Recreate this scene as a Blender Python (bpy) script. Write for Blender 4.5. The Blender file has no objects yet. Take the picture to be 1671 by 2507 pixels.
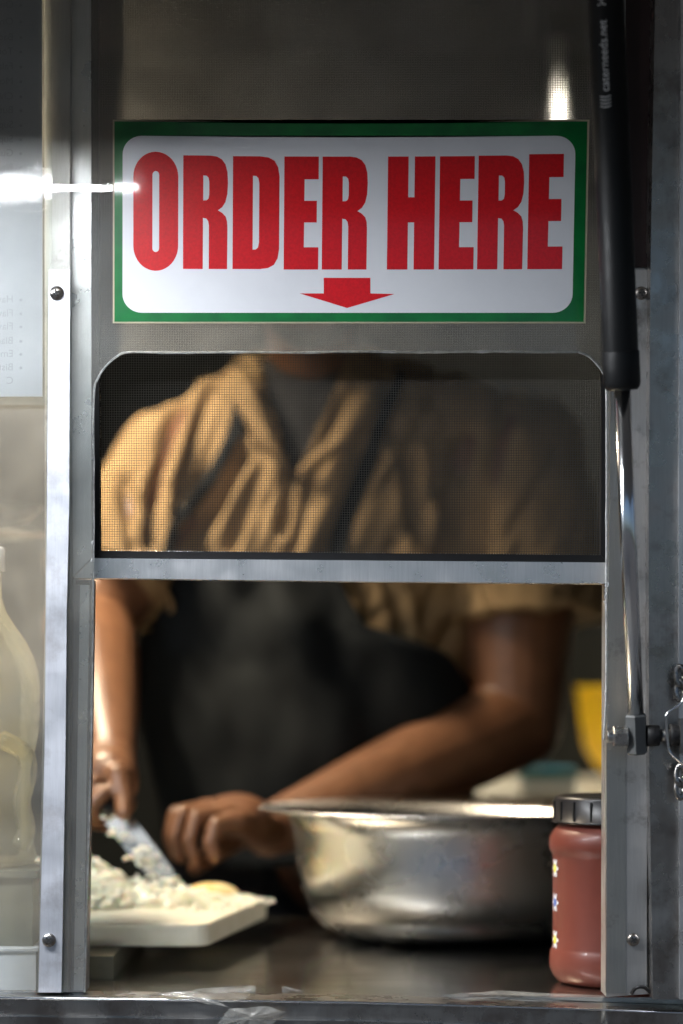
import bpy, bmesh, math, random
import numpy as np
from mathutils import Vector, Matrix, noise as mnoise
from mathutils.bvhtree import BVHTree
R = math.radians
random.seed(7); np.random.seed(7)
SC = bpy.context.scene
COL = SC.collection

# ------------------------------------------------------------------ camera
F = 5555.6           # focal length in photo pixels
D = 2.0              # camera to window plane (m)
ZC = 1.417           # camera height (m)
cam_d = bpy.data.cameras.new('camera'); cam = bpy.data.objects.new('camera', cam_d); COL.objects.link(cam)
cam.location = (0, -D, ZC); cam.rotation_euler = (R(90), 0, 0)
cam_d.sensor_fit = 'HORIZONTAL'; cam_d.sensor_width = 36.0
cam_d.lens = F / 1671 * 36.0
cam_d.shift_y = (1700 - 1253.5) / 1671
cam_d.clip_start = 0.05; cam_d.clip_end = 500
cam_d.dof.use_dof = True; cam_d.dof.focus_distance = 1.985; cam_d.dof.aperture_fstop = 3.4
SC.camera = cam

# ------------------------------------------------------------------ sky, sun, exposure (dusk under lamps)
world = bpy.data.worlds.new('World'); SC.world = world; world.use_nodes = True
wn = world.node_tree
sky = wn.nodes.new('ShaderNodeTexSky'); sky.sky_type = 'NISHITA'; sky.sun_disc = False
SUN_EL, SUN_AZ = R(32), R(20)
sky.sun_elevation = SUN_EL; sky.sun_rotation = SUN_AZ; sky.dust_density = 4.0; sky.air_density = 1.0; sky.ozone_density = 2.5
wn.links.new(sky.outputs[0], wn.nodes['Background'].inputs[0])
wn.nodes['Background'].inputs[1].default_value = 0.055
sd = bpy.data.lights.new('sun', 'SUN'); sd.energy = 0.5; sd.angle = R(20); sd.color = (1, .95, .88)
so = bpy.data.objects.new('sun', sd); COL.objects.link(so)
sdir = Vector((math.sin(SUN_AZ) * math.cos(SUN_EL), math.cos(SUN_AZ) * math.cos(SUN_EL), math.sin(SUN_EL)))
so.rotation_euler = sdir.to_track_quat('Z', 'Y').to_euler()
so.location = (0, 5, 6)
SC.view_settings.view_transform = 'Standard'; SC.view_settings.look = 'None'
SC.view_settings.exposure = 0.55; SC.view_settings.gamma = 1.0
SC.view_settings.use_curve_mapping = False
LED_STRENGTH = 205.0       # outdoor cool strip under the hatch
WARM_STRENGTH = 340.0      # indoor warm fitting
BACK_STRENGTH = 300.0      # added unseen lamp that brightens the yellow tub
SC.cycles.max_bounces = 10; SC.cycles.transparent_max_bounces = 24
SC.cycles.use_denoising = True

# ------------------------------------------------------------------ helpers
def W(px, py, y):
    k = (D + y) / F
    return Vector(((px - 835.5) * k, y, ZC + (1700 - py) * k))
def lin(c):
    return tuple(((v / 255) / 12.92 if v / 255 <= .04045 else ((v / 255 + .055) / 1.055) ** 2.4) for v in c)
def put(o, parent=None):
    COL.objects.link(o)
    if parent: o.parent = parent
    return o
def tag(o, label, cat, group=None, kind=None):
    if label: o['label'] = label
    if cat: o['category'] = cat
    if group: o['group'] = group
    if kind: o['kind'] = kind
    return o
def empty(name, loc, label, cat, group=None):
    o = bpy.data.objects.new(name, None); o.location = loc; o.empty_display_size = .02
    put(o); tag(o, label, cat, group); return o
def fin(name, bm, mat, parent=None, smooth=False, bevel=0):
    if bevel:
        bmesh.ops.bevel(bm, geom=[e for e in bm.edges if len(e.link_faces) == 2 and e.calc_face_angle(0) > .6], offset=bevel, segments=2, profile=.6, affect='EDGES')
    bmesh.ops.recalc_face_normals(bm, faces=bm.faces)
    me = bpy.data.meshes.new(name); bm.to_mesh(me); bm.free()
    if smooth:
        for p in me.polygons: p.use_smooth = True
    o = bpy.data.objects.new(name, me)
    if mat: me.materials.append(mat)
    put(o)
    if parent: attach(o, parent)
    return o
def attach(o, parent):
    o.parent = parent
    root = Vector((0, 0, 0)); q = parent
    while q is not None:
        root += q.location; q = q.parent
    o.location = o.location - root
def box(bm, a, b):
    xs, ys, zs = (a[0], b[0]), (a[1], b[1]), (a[2], b[2])
    v = [bm.verts.new((x, y, z)) for x in xs for y in ys for z in zs]
    for f in ((0, 1, 3, 2), (4, 6, 7, 5), (0, 4, 5, 1), (2, 3, 7, 6), (0, 2, 6, 4), (1, 5, 7, 3)):
        bm.faces.new([v[i] for i in f])
def prism(bm, pts, y0, y1):
    a = [bm.verts.new((p[0], y0, p[2])) for p in pts]; b = [bm.verts.new((p[0], y1, p[2])) for p in pts]
    n = len(pts)
    bm.faces.new(a); bm.faces.new(b[::-1])
    for i in range(n): bm.faces.new((a[i], b[i], b[(i + 1) % n], a[(i + 1) % n]))
def slab(name, px, y0, y1, mat, parent=None, bevel=.0008):
    bm = bmesh.new(); prism(bm, [W(x, y, y0) for x, y in px], y0, y1)
    return fin(name, bm, mat, parent, bevel=bevel)
def wbox(name, a, b, mat, parent=None, bevel=0):
    bm = bmesh.new(); box(bm, a, b); return fin(name, bm, mat, parent, bevel=bevel)
def lathe(bm, p0, ax, prof, seg=32, close=True):
    ax = Vector(ax).normalized(); u = ax.orthogonal().normalized(); v = ax.cross(u)
    rings = []
    for t, r in prof:
        c = Vector(p0) + ax * t
        rings.append([bm.verts.new(c + (u * math.cos(2 * math.pi * i / seg) + v * math.sin(2 * math.pi * i / seg)) * max(r, 1e-5)) for i in range(seg)])
    for a, b in zip(rings, rings[1:]):
        for i in range(seg): bm.faces.new((a[i], a[(i + 1) % seg], b[(i + 1) % seg], b[i]))
    if close:
        bm.faces.new(rings[0][::-1]); bm.faces.new(rings[-1])
def tube(bm, pts, r, seg=8):
    pts = [Vector(p) for p in pts]; rings = []
    u = None
    for i, p in enumerate(pts):
        t = (pts[min(i + 1, len(pts) - 1)] - pts[max(i - 1, 0)]).normalized()
        u = (t.orthogonal() if u is None else (u - t * u.dot(t))).normalized(); v = t.cross(u)
        rr = r[i] if isinstance(r, (list, tuple)) else r
        rings.append([bm.verts.new(p + (u * math.cos(2 * math.pi * k / seg) + v * math.sin(2 * math.pi * k / seg)) * rr) for k in range(seg)])
    for a, b in zip(rings, rings[1:]):
        for k in range(seg): bm.faces.new((a[k], a[(k + 1) % seg], b[(k + 1) % seg], b[k]))
    bm.faces.new(rings[0][::-1]); bm.faces.new(rings[-1])
def catmull(pts, n=8):
    pts = [Vector(p) for p in pts]; out = []
    for i in range(len(pts) - 1):
        p0, p1, p2, p3 = pts[max(i - 1, 0)], pts[i], pts[i + 1], pts[min(i + 2, len(pts) - 1)]
        for k in range(n):
            t = k / n
            out.append(.5 * ((2 * p1) + (p2 - p0) * t + (2 * p0 - 5 * p1 + 4 * p2 - p3) * t * t + (3 * p1 - p0 - 3 * p2 + p3) * t ** 3))
    out.append(pts[-1]); return out
def flat_shape(name, loops, thick, mat, place, parent=None):
    """2-D loops (first is outline, rest holes) filled as a thin plate; place(x, y, t) -> world"""
    cu = bpy.data.curves.new(name, 'CURVE'); cu.dimensions = '2D'; cu.fill_mode = 'BOTH'
    for lp in loops:
        s = cu.splines.new('POLY'); s.points.add(len(lp) - 1)
        for i, (x, y) in enumerate(lp): s.points[i].co = (x, y, 0, 1)
        s.use_cyclic_u = True
    cu.extrude = 1.0
    t = bpy.data.objects.new(name, cu); COL.objects.link(t)
    dg = bpy.context.evaluated_depsgraph_get(); dg.update()
    me = bpy.data.meshes.new_from_object(t.evaluated_get(dg))
    bpy.data.objects.remove(t); bpy.data.curves.remove(cu)
    for v in me.vertices: v.co = place(v.co.x, v.co.y, thick if v.co.z > 0 else 0)
    me.materials.clear(); me.materials.append(mat)
    bm = bmesh.new(); bm.from_mesh(me); bpy.data.meshes.remove(me)
    return fin(name, bm, mat, parent)
def text_mesh(name, body, size, mat, place, parent=None, thick=.0002, bold=0.0):
    cu = bpy.data.curves.new(name, 'FONT'); cu.body = body; cu.size = size; cu.extrude = 1.0; cu.offset = bold
    t = bpy.data.objects.new(name, cu); COL.objects.link(t)
    dg = bpy.context.evaluated_depsgraph_get(); dg.update()
    me = bpy.data.meshes.new_from_object(t.evaluated_get(dg))
    bpy.data.objects.remove(t); bpy.data.curves.remove(cu)
    for v in me.vertices: v.co = place(v.co.x, v.co.y, thick if v.co.z > 0 else 0)
    bm = bmesh.new(); bm.from_mesh(me); bpy.data.meshes.remove(me)
    return fin(name, bm, mat, parent)
def arc(cx, cy, rx, ry, a0, a1, n=10):
    return [(cx + rx * math.cos(R(a0 + (a1 - a0) * i / n)), cy + ry * math.sin(R(a0 + (a1 - a0) * i / n))) for i in range(n + 1)]
def rrect(x0, y0, x1, y1, rx, ry=None, n=10):
    ry = ry or rx
    return arc(x1 - rx, y0 + ry, rx, ry, -90, 0, n) + arc(x1 - rx, y1 - ry, rx, ry, 0, 90, n) + arc(x0 + rx, y1 - ry, rx, ry, 90, 180, n) + arc(x0 + rx, y0 + ry, rx, ry, 180, 270, n)

# ------------------------------------------------------------------ materials
def mat_new(name):
    m = bpy.data.materials.new(name); m.use_nodes = True
    return m, m.node_tree, m.node_tree.nodes['Principled BSDF']
def nnode(nt, scale, detail=4, rough=.55, stretch=None):
    tc = nt.nodes.new('ShaderNodeTexCoord'); n = nt.nodes.new('ShaderNodeTexNoise')
    n.inputs['Scale'].default_value = scale; n.inputs['Detail'].default_value = detail; n.inputs['Roughness'].default_value = rough
    if stretch:
        mp = nt.nodes.new('ShaderNodeMapping'); mp.inputs['Scale'].default_value = stretch
        nt.links.new(tc.outputs['Object'], mp.inputs[0]); nt.links.new(mp.outputs[0], n.inputs['Vector'])
    else: nt.links.new(tc.outputs['Object'], n.inputs['Vector'])
    return n
def ramp(nt, src, stops):
    r = nt.nodes.new('ShaderNodeValToRGB'); e = r.color_ramp.elements
    while len(e) < len(stops): e.new(.5)
    for i, (p, c) in enumerate(stops):
        e[i].position = p; e[i].color = (c, c, c, 1) if isinstance(c, (int, float)) else (*c, 1)
    nt.links.new(src, r.inputs[0]); return r
def pmat(name, col, rough=.5, metal=0, col2=None, nscale=20, nrange=(.4, .65), rvar=0, bump=0, bscale=60, stretch=None, coat=0, sub=0, spec=.5, trans=0, bdist=.001):
    m, nt, b = mat_new(name)
    b.inputs['Base Color'].default_value = (*col, 1); b.inputs['Roughness'].default_value = rough; b.inputs['Metallic'].default_value = metal
    b.inputs['Coat Weight'].default_value = coat; b.inputs['Specular IOR Level'].default_value = spec
    b.inputs['Transmission Weight'].default_value = trans
    if coat: b.inputs['Coat Roughness'].default_value = .06
    if sub:
        b.inputs['Subsurface Weight'].default_value = sub; b.inputs['Subsurface Radius'].default_value = (.012, .005, .003); b.inputs['Subsurface Scale'].default_value = .5
    if col2 is not None or rvar:
        n = nnode(nt, nscale, 6, .6, stretch)
        if col2 is not None:
            r = ramp(nt, n.outputs['Fac'], [(nrange[0], col), (nrange[1], col2)])
            nt.links.new(r.outputs[0], b.inputs['Base Color'])
        if rvar:
            r2 = ramp(nt, n.outputs['Fac'], [(.3, max(rough - rvar, .02)), (.7, min(rough + rvar, 1))])
            nt.links.new(r2.outputs[0], b.inputs['Roughness'])
    if bump:
        n2 = nnode(nt, bscale, 5, .6, stretch); bp = nt.nodes.new('ShaderNodeBump')
        bp.inputs['Strength'].default_value = bump; bp.inputs['Distance'].default_value = bdist
        nt.links.new(n2.outputs['Fac'], bp.inputs['Height']); nt.links.new(bp.outputs[0], b.inputs['Normal'])
    return m
def worn_metal(name, col, rough, dirt=(.16, .13, .10), dirt_lo=.62, dirt_hi=.78, stretch=(60, 60, 3), bump=.12, metal=1.0, wave=.25):
    """brushed metal with blotchy stains and fine scratches"""
    m, nt, b = mat_new(name); b.inputs['Metallic'].default_value = metal
    blot = nnode(nt, 22, 9, .68)
    brush = nnode(nt, 9, 5, .7, stretch)
    c1 = ramp(nt, brush.outputs['Fac'], [(.3, tuple(v * .86 for v in col)), (.7, col)])
    mask = ramp(nt, blot.outputs['Fac'], [(dirt_lo, 0), (dirt_hi, 1)])
    mx = nt.nodes.new('ShaderNodeMix'); mx.data_type = 'RGBA'
    nt.links.new(mask.outputs[0], mx.inputs['Factor']); nt.links.new(c1.outputs[0], mx.inputs['A']); mx.inputs['B'].default_value = (*dirt, 1)
    nt.links.new(mx.outputs['Result'], b.inputs['Base Color'])
    n3 = nnode(nt, 30, 4, .55)
    rr = ramp(nt, n3.outputs['Fac'], [(.3, max(rough - .10, .05)), (.7, rough + .14)])
    nt.links.new(rr.outputs[0], b.inputs['Roughness'])
    bp = nt.nodes.new('ShaderNodeBump'); bp.inputs['Strength'].default_value = bump; bp.inputs['Distance'].default_value = .0006
    wav = nnode(nt, 7, 1, .4, (3, 3, .7)); bw = nt.nodes.new('ShaderNodeBump'); bw.inputs['Strength'].default_value = wave; bw.inputs['Distance'].default_value = .006
    nt.links.new(wav.outputs['Fac'], bw.inputs['Height']); nt.links.new(bw.outputs[0], bp.inputs['Normal'])
    nt.links.new(brush.outputs['Fac'], bp.inputs['Height']); nt.links.new(bp.outputs[0], b.inputs['Normal'])
    return m
def film(name, haze=.06, tint=(.97, .98, .97), rough=.015, ior=1.49, hscale=14, streak=None, hazecol=(.86, .85, .80), bump=0, transl=0):
    """clear sheet: transparent + mirror by fresnel, with a dusty, scratched haze"""
    m, nt, b = mat_new(name); nt.nodes.remove(b); out = nt.nodes['Material Output']
    L = nt.links.new
    tr = nt.nodes.new('ShaderNodeBsdfTransparent'); tr.inputs[0].default_value = (*tint, 1)
    gl = nt.nodes.new('ShaderNodeBsdfGlossy'); gl.inputs['Roughness'].default_value = rough
    gr = nt.nodes.new('ShaderNodeBsdfGlossy'); gr.inputs['Roughness'].default_value = .28
    gm = nt.nodes.new('ShaderNodeMixShader'); gm.inputs[0].default_value = .12; L(gl.outputs[0], gm.inputs[1]); L(gr.outputs[0], gm.inputs[2])
    fr = nt.nodes.new('ShaderNodeFresnel'); fr.inputs[0].default_value = ior
    m1 = nt.nodes.new('ShaderNodeMixShader'); L(fr.outputs[0], m1.inputs[0]); L(tr.outputs[0], m1.inputs[1]); L(gm.outputs[0], m1.inputs[2])
    df = nt.nodes.new('ShaderNodeBsdfDiffuse'); df.inputs[0].default_value = (*hazecol, 1)
    n = nnode(nt, hscale, 8, .65, streak)
    r = ramp(nt, n.outputs['Fac'], [(.25, haze * .45), (.75, haze * 1.6)])
    m2 = nt.nodes.new('ShaderNodeMixShader'); L(r.outputs[0], m2.inputs[0]); L(m1.outputs[0], m2.inputs[1]); L(df.outputs[0], m2.inputs[2])
    if transl:
        tl = nt.nodes.new('ShaderNodeBsdfTranslucent'); tl.inputs[0].default_value = (*hazecol, 1)
        ms = nt.nodes.new('ShaderNodeMixShader'); ms.inputs[0].default_value = transl
        L(df.outputs[0], ms.inputs[1]); L(tl.outputs[0], ms.inputs[2]); L(ms.outputs[0], m2.inputs[2])
    if bump:
        n2 = nnode(nt, 38, 6, .7); bp = nt.nodes.new('ShaderNodeBump'); bp.inputs['Strength'].default_value = bump; bp.inputs['Distance'].default_value = .002
        L(n2.outputs['Fac'], bp.inputs['Height']); L(bp.outputs[0], gl.inputs['Normal']); L(bp.outputs[0], gr.inputs['Normal'])
    L(m2.outputs[0], out.inputs[0])
    return m
def emit(name, col, strength):
    m, nt, b = mat_new(name)
    b.inputs['Base Color'].default_value = (.8, .8, .8, 1)
    b.inputs['Emission Color'].default_value = (*col, 1); b.inputs['Emission Strength'].default_value = strength
    return m

M = {}
M['alu'] = worn_metal('brushed_aluminium', (.82, .825, .84), .30, dirt=(.55, .54, .53), dirt_lo=.72, dirt_hi=1.0, metal=.85, wave=.12)
M['strip'] = worn_metal('stained_aluminium_strip', (.74, .76, .82), .45, dirt=(.42, .41, .43), dirt_lo=.48, dirt_hi=.74, metal=.72)
M['steel'] = worn_metal('stained_steel', (.58, .565, .55), .38, dirt=(.20, .17, .15), dirt_lo=.56, dirt_hi=.72, metal=.85, wave=.5)
M['dark_steel'] = worn_metal('dull_dark_steel', (.45, .435, .42), .27, dirt=(.20, .17, .15), dirt_lo=.50, dirt_hi=.72, wave=.6)
M['track'] = worn_metal('dark_anodised_track', (.30, .30, .33), .42, dirt=(.12, .11, .11))
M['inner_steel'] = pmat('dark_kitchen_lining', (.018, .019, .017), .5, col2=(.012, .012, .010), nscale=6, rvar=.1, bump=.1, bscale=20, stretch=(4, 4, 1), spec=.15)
M['bench_steel'] = pmat('counter_stainless', (.60, .59, .56), .20, 1, rvar=.04, nscale=5, col2=(.52, .51, .48), bump=.04, bscale=8, stretch=(1, 3, 1))
M['bowl'] = pmat('bowl_stainless', (.72, .71, .69), .27, 1, rvar=.03, nscale=8)
_b = M['bowl'].node_tree; _p = _b.nodes['Principled BSDF']; _t = _b.nodes.new('ShaderNodeTangent'); _t.direction_type = 'RADIAL'; _t.axis = 'Z'
_p.inputs['Anisotropic'].default_value = .8; _b.links.new(_t.outputs[0], _p.inputs['Tangent'])
M['chrome'] = pmat('polished_rod', (.80, .82, .85), .16, 1)
M['zinc'] = pmat('zinc_bolt', (.55, .55, .54), .28, 1, rvar=.08, nscale=200)
M['screw'] = pmat('screw_steel', (.40, .39, .38), .30, 1, col2=(.22, .19, .16), nscale=150, rvar=.1)
M['recess'] = pmat('screw_recess', (.02, .02, .02), .7)
M['fitting'] = pmat('grey_end_fitting', (.115, .12, .12), .5, 0, bump=.1, bscale=300, rvar=.1)
M['gasket'] = pmat('black_rubber', (.006, .006, .007), .6, spec=.25)
M['black_paint'] = pmat('black_painted_tube', (.006, .007, .008), .48, spec=.3, rvar=.08, nscale=40)
M['rubber'] = pmat('black_spacer_rubber', (.010, .010, .011), .55)
M['wire'] = pmat('screen_wire', (.075, .074, .070), .36, .6)
M['acrylic'] = film('scratched_acrylic', haze=.125, transl=.5)
M['acrylic_edge'] = film('rough_cut_acrylic_edge', haze=.55, hscale=120, hazecol=(.8, .82, .84), bump=.5)
M['laminate'] = film('laminate_film', haze=.035, rough=.012, bump=.13)
M['tape'] = film('clear_packing_tape', haze=.16, rough=.08, bump=.9, hscale=60)
M['paper'] = pmat('menu_paper_back', (.58, .59, .62), .8, col2=(.52, .53, .56), nscale=12, coat=.25, bump=.12, bscale=30)
M['ink'] = pmat('show_through_ink', (.44, .44, .47), .8)
M['s_white'] = pmat('sticker_white_vinyl', (.77, .785, .83), .32, col2=(.71, .725, .77), nscale=9, nrange=(.5, .75), coat=.7, bump=.40, bscale=150, bdist=.0004)
M['s_green'] = pmat('sticker_green_vinyl', lin((0, 112, 50)), .36, spec=.3, col2=lin((2, 96, 46)), nscale=40, coat=.7, bump=.40, bscale=150, bdist=.0004)
M['s_red'] = pmat('sticker_red_vinyl', lin((214, 4, 20)), .36, spec=.3, col2=lin((198, 3, 17)), nscale=500, coat=.7, bump=.40, bscale=150, bdist=.0004)
M['s_edge'] = pmat('sticker_clear_margin', (.42, .38, .27), .4)
M['print_white'] = pmat('white_print', (.52, .53, .54), .5)
M['skin'] = pmat('skin', (.172, .081, .042), .40, sub=.05, col2=(.130, .059, .030), nscale=30, bump=.3, bscale=220)
M['hair'] = pmat('black_hair', (.012, .010, .009), .5, bump=.4, bscale=90)
M['eye'] = pmat('eye_white', (.7, .68, .64), .2)
M['shirt'] = pmat('tan_cotton', (.31, .213, .112), .85, spec=.2, col2=(.26, .178, .092), nscale=18, bump=.15, bscale=500)
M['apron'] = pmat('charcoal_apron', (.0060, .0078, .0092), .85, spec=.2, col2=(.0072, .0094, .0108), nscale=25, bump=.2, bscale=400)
M['trousers'] = pmat('dark_trousers', (.015, .016, .02), .85, bump=.1)
M['board'] = pmat('white_polyethylene_board', (.74, .74, .64), .45, col2=(.68, .67, .55), nscale=40, sub=.1, bump=.1, bscale=200)
M['onion'] = pmat('chopped_onion', (.82, .81, .66), .28, sub=.3, col2=(.86, .86, .78), nscale=60)
M['onion_skin'] = pmat('onion_half', (.70, .50, .20), .4, sub=.2, col2=(.78, .66, .38), nscale=60)
M['blade'] = pmat('knife_blade', (.6, .6, .58), .22, 1)
M['sauce'] = pmat('brown_red_sauce_jar', lin((110, 56, 46)), .42, col2=lin((100, 50, 40)), nscale=10, coat=.1, spec=.3)
M['lid'] = pmat('smoky_clear_lid', (.018, .017, .018), .34, spec=.35)
M['flower_y'] = pmat('flower_yellow', lin((225, 220, 60)), .4)
M['flower_w'] = pmat('flower_white', (.75, .78, .84), .4)
M['flower_b'] = pmat('flower_blue', lin((80, 110, 190)), .4)
M['yellow'] = pmat('yellow_plastic', (.95, .62, .004), .4, col2=(.90, .56, .003), nscale=8)
M['teal'] = pmat('teal_card', lin((40, 120, 140)), .6, col2=lin((110, 150, 155)), nscale=14)
M['grey_plastic'] = pmat('grey_tub', (.11, .115, .09), .5, col2=(.15, .15, .11), nscale=30)
M['pale_plastic'] = pmat('pale_tray', (.68, .72, .76), .35, rvar=.1)
M['wood'] = pmat('pale_bench', (.62, .58, .46), .4, col2=(.55, .5, .38), nscale=14)
M['floor'] = pmat('dark_checker_floor', (.06, .06, .06), .6, bump=.2)
M['asphalt'] = pmat('concrete_paving', (.20, .195, .19), .9, col2=(.15, .145, .14), nscale=60, bump=.5, bscale=120, bdist=.01)
M['flap'] = worn_metal('hatch_underside', (.42, .41, .39), .42, dirt=(.2, .18, .16))
M['led'] = emit('led_diffuser', (.93, .96, 1.0), LED_STRENGTH)
M['warm'] = emit('warm_diffuser', (1.0, .83, .60), WARM_STRENGTH)
M['warm2'] = emit('warm_diffuser_dim', (1.0, .92, .78), BACK_STRENGTH)
M['housing'] = pmat('lamp_housing', (.35, .36, .38), .5, .6)
M['bottle'] = film('cloudy_bottle_plastic', haze=.15, tint=(.95, .93, .82), rough=.05, hscale=25, hazecol=(.82, .78, .58), bump=.6)
_nt = M['bottle'].node_tree
_d = [n for n in _nt.nodes if n.type == 'BSDF_DIFFUSE'][0]; _mx = _d.outputs[0].links[0].to_socket
_tl = _nt.nodes.new('ShaderNodeBsdfTranslucent'); _tl.inputs[0].default_value = (.92, .86, .62, 1)
_ms = _nt.nodes.new('ShaderNodeMixShader'); _ms.inputs[0].default_value = .6
_nt.links.new(_d.outputs[0], _ms.inputs[1]); _nt.links.new(_tl.outputs[0], _ms.inputs[2]); _nt.links.new(_ms.outputs[0], _mx)
M['black_plastic'] = pmat('black_plastic', (.012, .012, .012), .35)
M['maroon_reflection'] = pmat('dark_maroon_reflection', (.030, .014, .014), .45, bump=.2)

# ------------------------------------------------------------------ ground
bm = bmesh.new(); bmesh.ops.create_grid(bm, x_segments=2, y_segments=2, size=120)
tag(fin('ground', bm, M['asphalt']), 'pale concrete paving under the food truck', 'ground', kind='structure')

# ------------------------------------------------------------------ truck shell
CT = ZC - .267           # counter height
FL = .36                 # inside floor
truck = empty('food_truck', (0, .9, 0), 'stainless steel food truck side with raised hatch and screwed posts round the serving opening', 'food truck')
wbox('floor_plate', (-1.5, .0, FL - .05), (1.5, 2.0, FL), M['floor'], truck)
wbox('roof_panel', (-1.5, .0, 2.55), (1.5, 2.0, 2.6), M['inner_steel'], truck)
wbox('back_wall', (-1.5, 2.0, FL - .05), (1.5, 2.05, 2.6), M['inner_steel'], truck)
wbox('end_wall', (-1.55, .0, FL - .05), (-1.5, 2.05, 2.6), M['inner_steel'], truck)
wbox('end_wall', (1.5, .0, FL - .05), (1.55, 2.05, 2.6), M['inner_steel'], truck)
wbox('lower_panel', (-1.55, -.046, FL - .15), (1.55, -.001, CT - .045), M['steel'], truck)
wbox('upper_panel', (-1.55, -.03, ZC + .655), (1.55, .0, 2.6), M['steel'], truck)
wbox('side_panel', (.40, -.03, CT - .045), (1.55, .0, ZC + .66), M['steel'], truck)
wbox('side_panel', (-1.55, -.02, CT - .045), (-.80, .0, ZC + .66), M['steel'], truck)
wbox('counter_top', (-1.5, .002, CT - .03), (1.5, .72, CT), M['bench_steel'], truck, .002)
for sx in (-1.0, 1.0):
    for wy in (.35, 1.65):
        bm = bmesh.new(); lathe(bm, (sx - .08, wy, .17), (1, 0, 0), [(0, .10), (0, .165), (.02, .17), (.14, .17), (.16, .165), (.16, .10)], 28)
        w = fin('wheel', bm, M['rubber'], truck, True)
        bm = bmesh.new(); box(bm, (sx - .03, wy - .03, .16), (sx + .03, wy + .03, FL - .05)); fin('axle', bm, M['dark_steel'], w)

# sill with front edge; slightly out of level as in the photo
sill = slab('sill', [(-60, 2440), (860, 2452), (1740, 2481), (1740, 2640), (-60, 2600)], -.050, -.001, M['dark_steel'], truck, .0016)
slab('sill_lip', [(-60, 2487), (860, 2499), (1740, 2524), (1740, 2640), (-60, 2600)], -.056, -.0505, M['dark_steel'], truck, .001)
bm = bmesh.new()
tube(bm, [W(x, y, -.0503) for x, y in ((-60, 2441.5), (400, 2447), (860, 2453.5), (1300, 2466), (1740, 2482))], .0011, 8)
fin('sill_edge', bm, M['chrome'], truck, True)

# left mullion behind the clear sheet, and the sliding track below the window
slab('post', [(108, -60), (171, -60), (171, 1500), (166, 2428), (92, 2428), (110, 1500)], -.0255, .022, M['steel'], truck)
slab('track', [(160, 1417.5), (224, 1418.5), (223, 1500), (208, 2428), (146, 2428)], -.004, .03, M['track'], truck, .002)
slab('track_rib', [(196, 1432), (219, 1432), (203, 2424), (180, 2424)], -.008, -.0045, M['alu'], truck, .0015)
slab('track_stop', [(185, 1421), (218, 1421), (218, 1431), (185, 1431)], -.0095, -.0045, M['black_plastic'], truck)
# right jamb
slab('post', [(1489, -60), (1660, -60), (1660, 2428), (1483, 2440)], -.018, .022, M['steel'], truck)
slab('jamb_reflection', [(1530, -60), (1594, -60), (1591, 655), (1534, 655)], -.0195, -.0185, M['maroon_reflection'], truck, 0)  # reflection on the jamb, put into the colour of a thin sheet
slab('corner_post', [(1604, -60), (1740, -60), (1740, 2446), (1598, 2446), (1588, 1840), (1587, 1240), (1592, 620)], -.052, -.0185, M['dark_steel'], truck, .002)
slab('corner_post_flange', [(1667, -60), (1740, -60), (1740, 2446), (1664, 2446), (1661, 1240)], -.060, -.0525, M['alu'], truck, .002)

def screw(c, r, parent, rot=0):
    bm = bmesh.new()
    prof = [(0, r), (-.0006, r)] + [(-.0006 - .0030 * math.sin(R(a)), r * math.cos(R(a))) for a in range(10, 90, 10)] + [(-.0036, r * .10)]
    lathe(bm, c, (0, 1, 0), prof, 28)
    s = fin('screw', bm, M['screw'], parent, True)
    bm = bmesh.new()
    for k in range(2):
        a = rot + k * math.pi / 2; u = Vector((math.cos(a), 0, math.sin(a))); v = Vector((-math.sin(a), 0, math.cos(a)))
        p = [Vector(c) + u * (r * .5 * sx) + v * (r * .14 * sy) for sx, sy in ((-1, -1), (1, -1), (1, 1), (-1, 1))]
        q = Vector(c); prism(bm, p, q.y - .0038 - .0002 * k, q.y - .0022)
    x = fin('screw_slot', bm, M['recess'])
    x.parent = s
    root = parent.location.copy()
    q = parent.parent
    while q: root += q.location; q = q.parent
    x.location = -root - s.location
    return s
# clamping strips over the clear sheets
st = slab('retaining_strip', [(120, 660), (171, 660), (169, 1240), (163, 1500), (160, 1840), (150, 2429), (94, 2429), (109, 1840), (115, 1240)], -.036, -.0315, M['strip'], truck, .0012)
screw(W(139, 718, -.0363), .0062, st, .35); screw(W(120, 2301, -.0363), .0060, st, .7)
st = slab('retaining_strip', [(1498, 660), (1591, 660), (1583, 1840), (1582, 2433), (1483, 2433), (1484, 1840)], -.030, -.0255, M['steel'], truck, .0012)
screw(W(1569, 718, -.0303), .0058, st, .2); screw(W(1549, 2300, -.0303), .0056, st, .6)
bm = bmesh.new(); tube(bm, catmull([W(1545, 2431, -.031), W(1556, 2418, -.036), W(1575, 2416, -.037), W(1592, 2430, -.033)], 6), .0016, 8)
fin('bent_wire', bm, M['rubber'], truck, True)

# ------------------------------------------------------------------ raised hatch (outdoor roof over the opening)
bm = bmesh.new()
v = [(-1.45, -.031, ZC + .665), (1.45, -.031, ZC + .665), (1.45, -1.60, ZC + .74), (-1.45, -1.60, ZC + .74)]
a = [bm.verts.new(p) for p in v]; b = [bm.verts.new((p[0], p[1], p[2] + .035)) for p in v]
bm.faces.new(a); bm.faces.new(b[::-1])
for i in range(4): bm.faces.new((a[i], b[i], b[(i + 1) % 4], a[(i + 1) % 4]))
fin('hatch_flap', bm, M['flap'], truck, bevel=.004)

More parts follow.
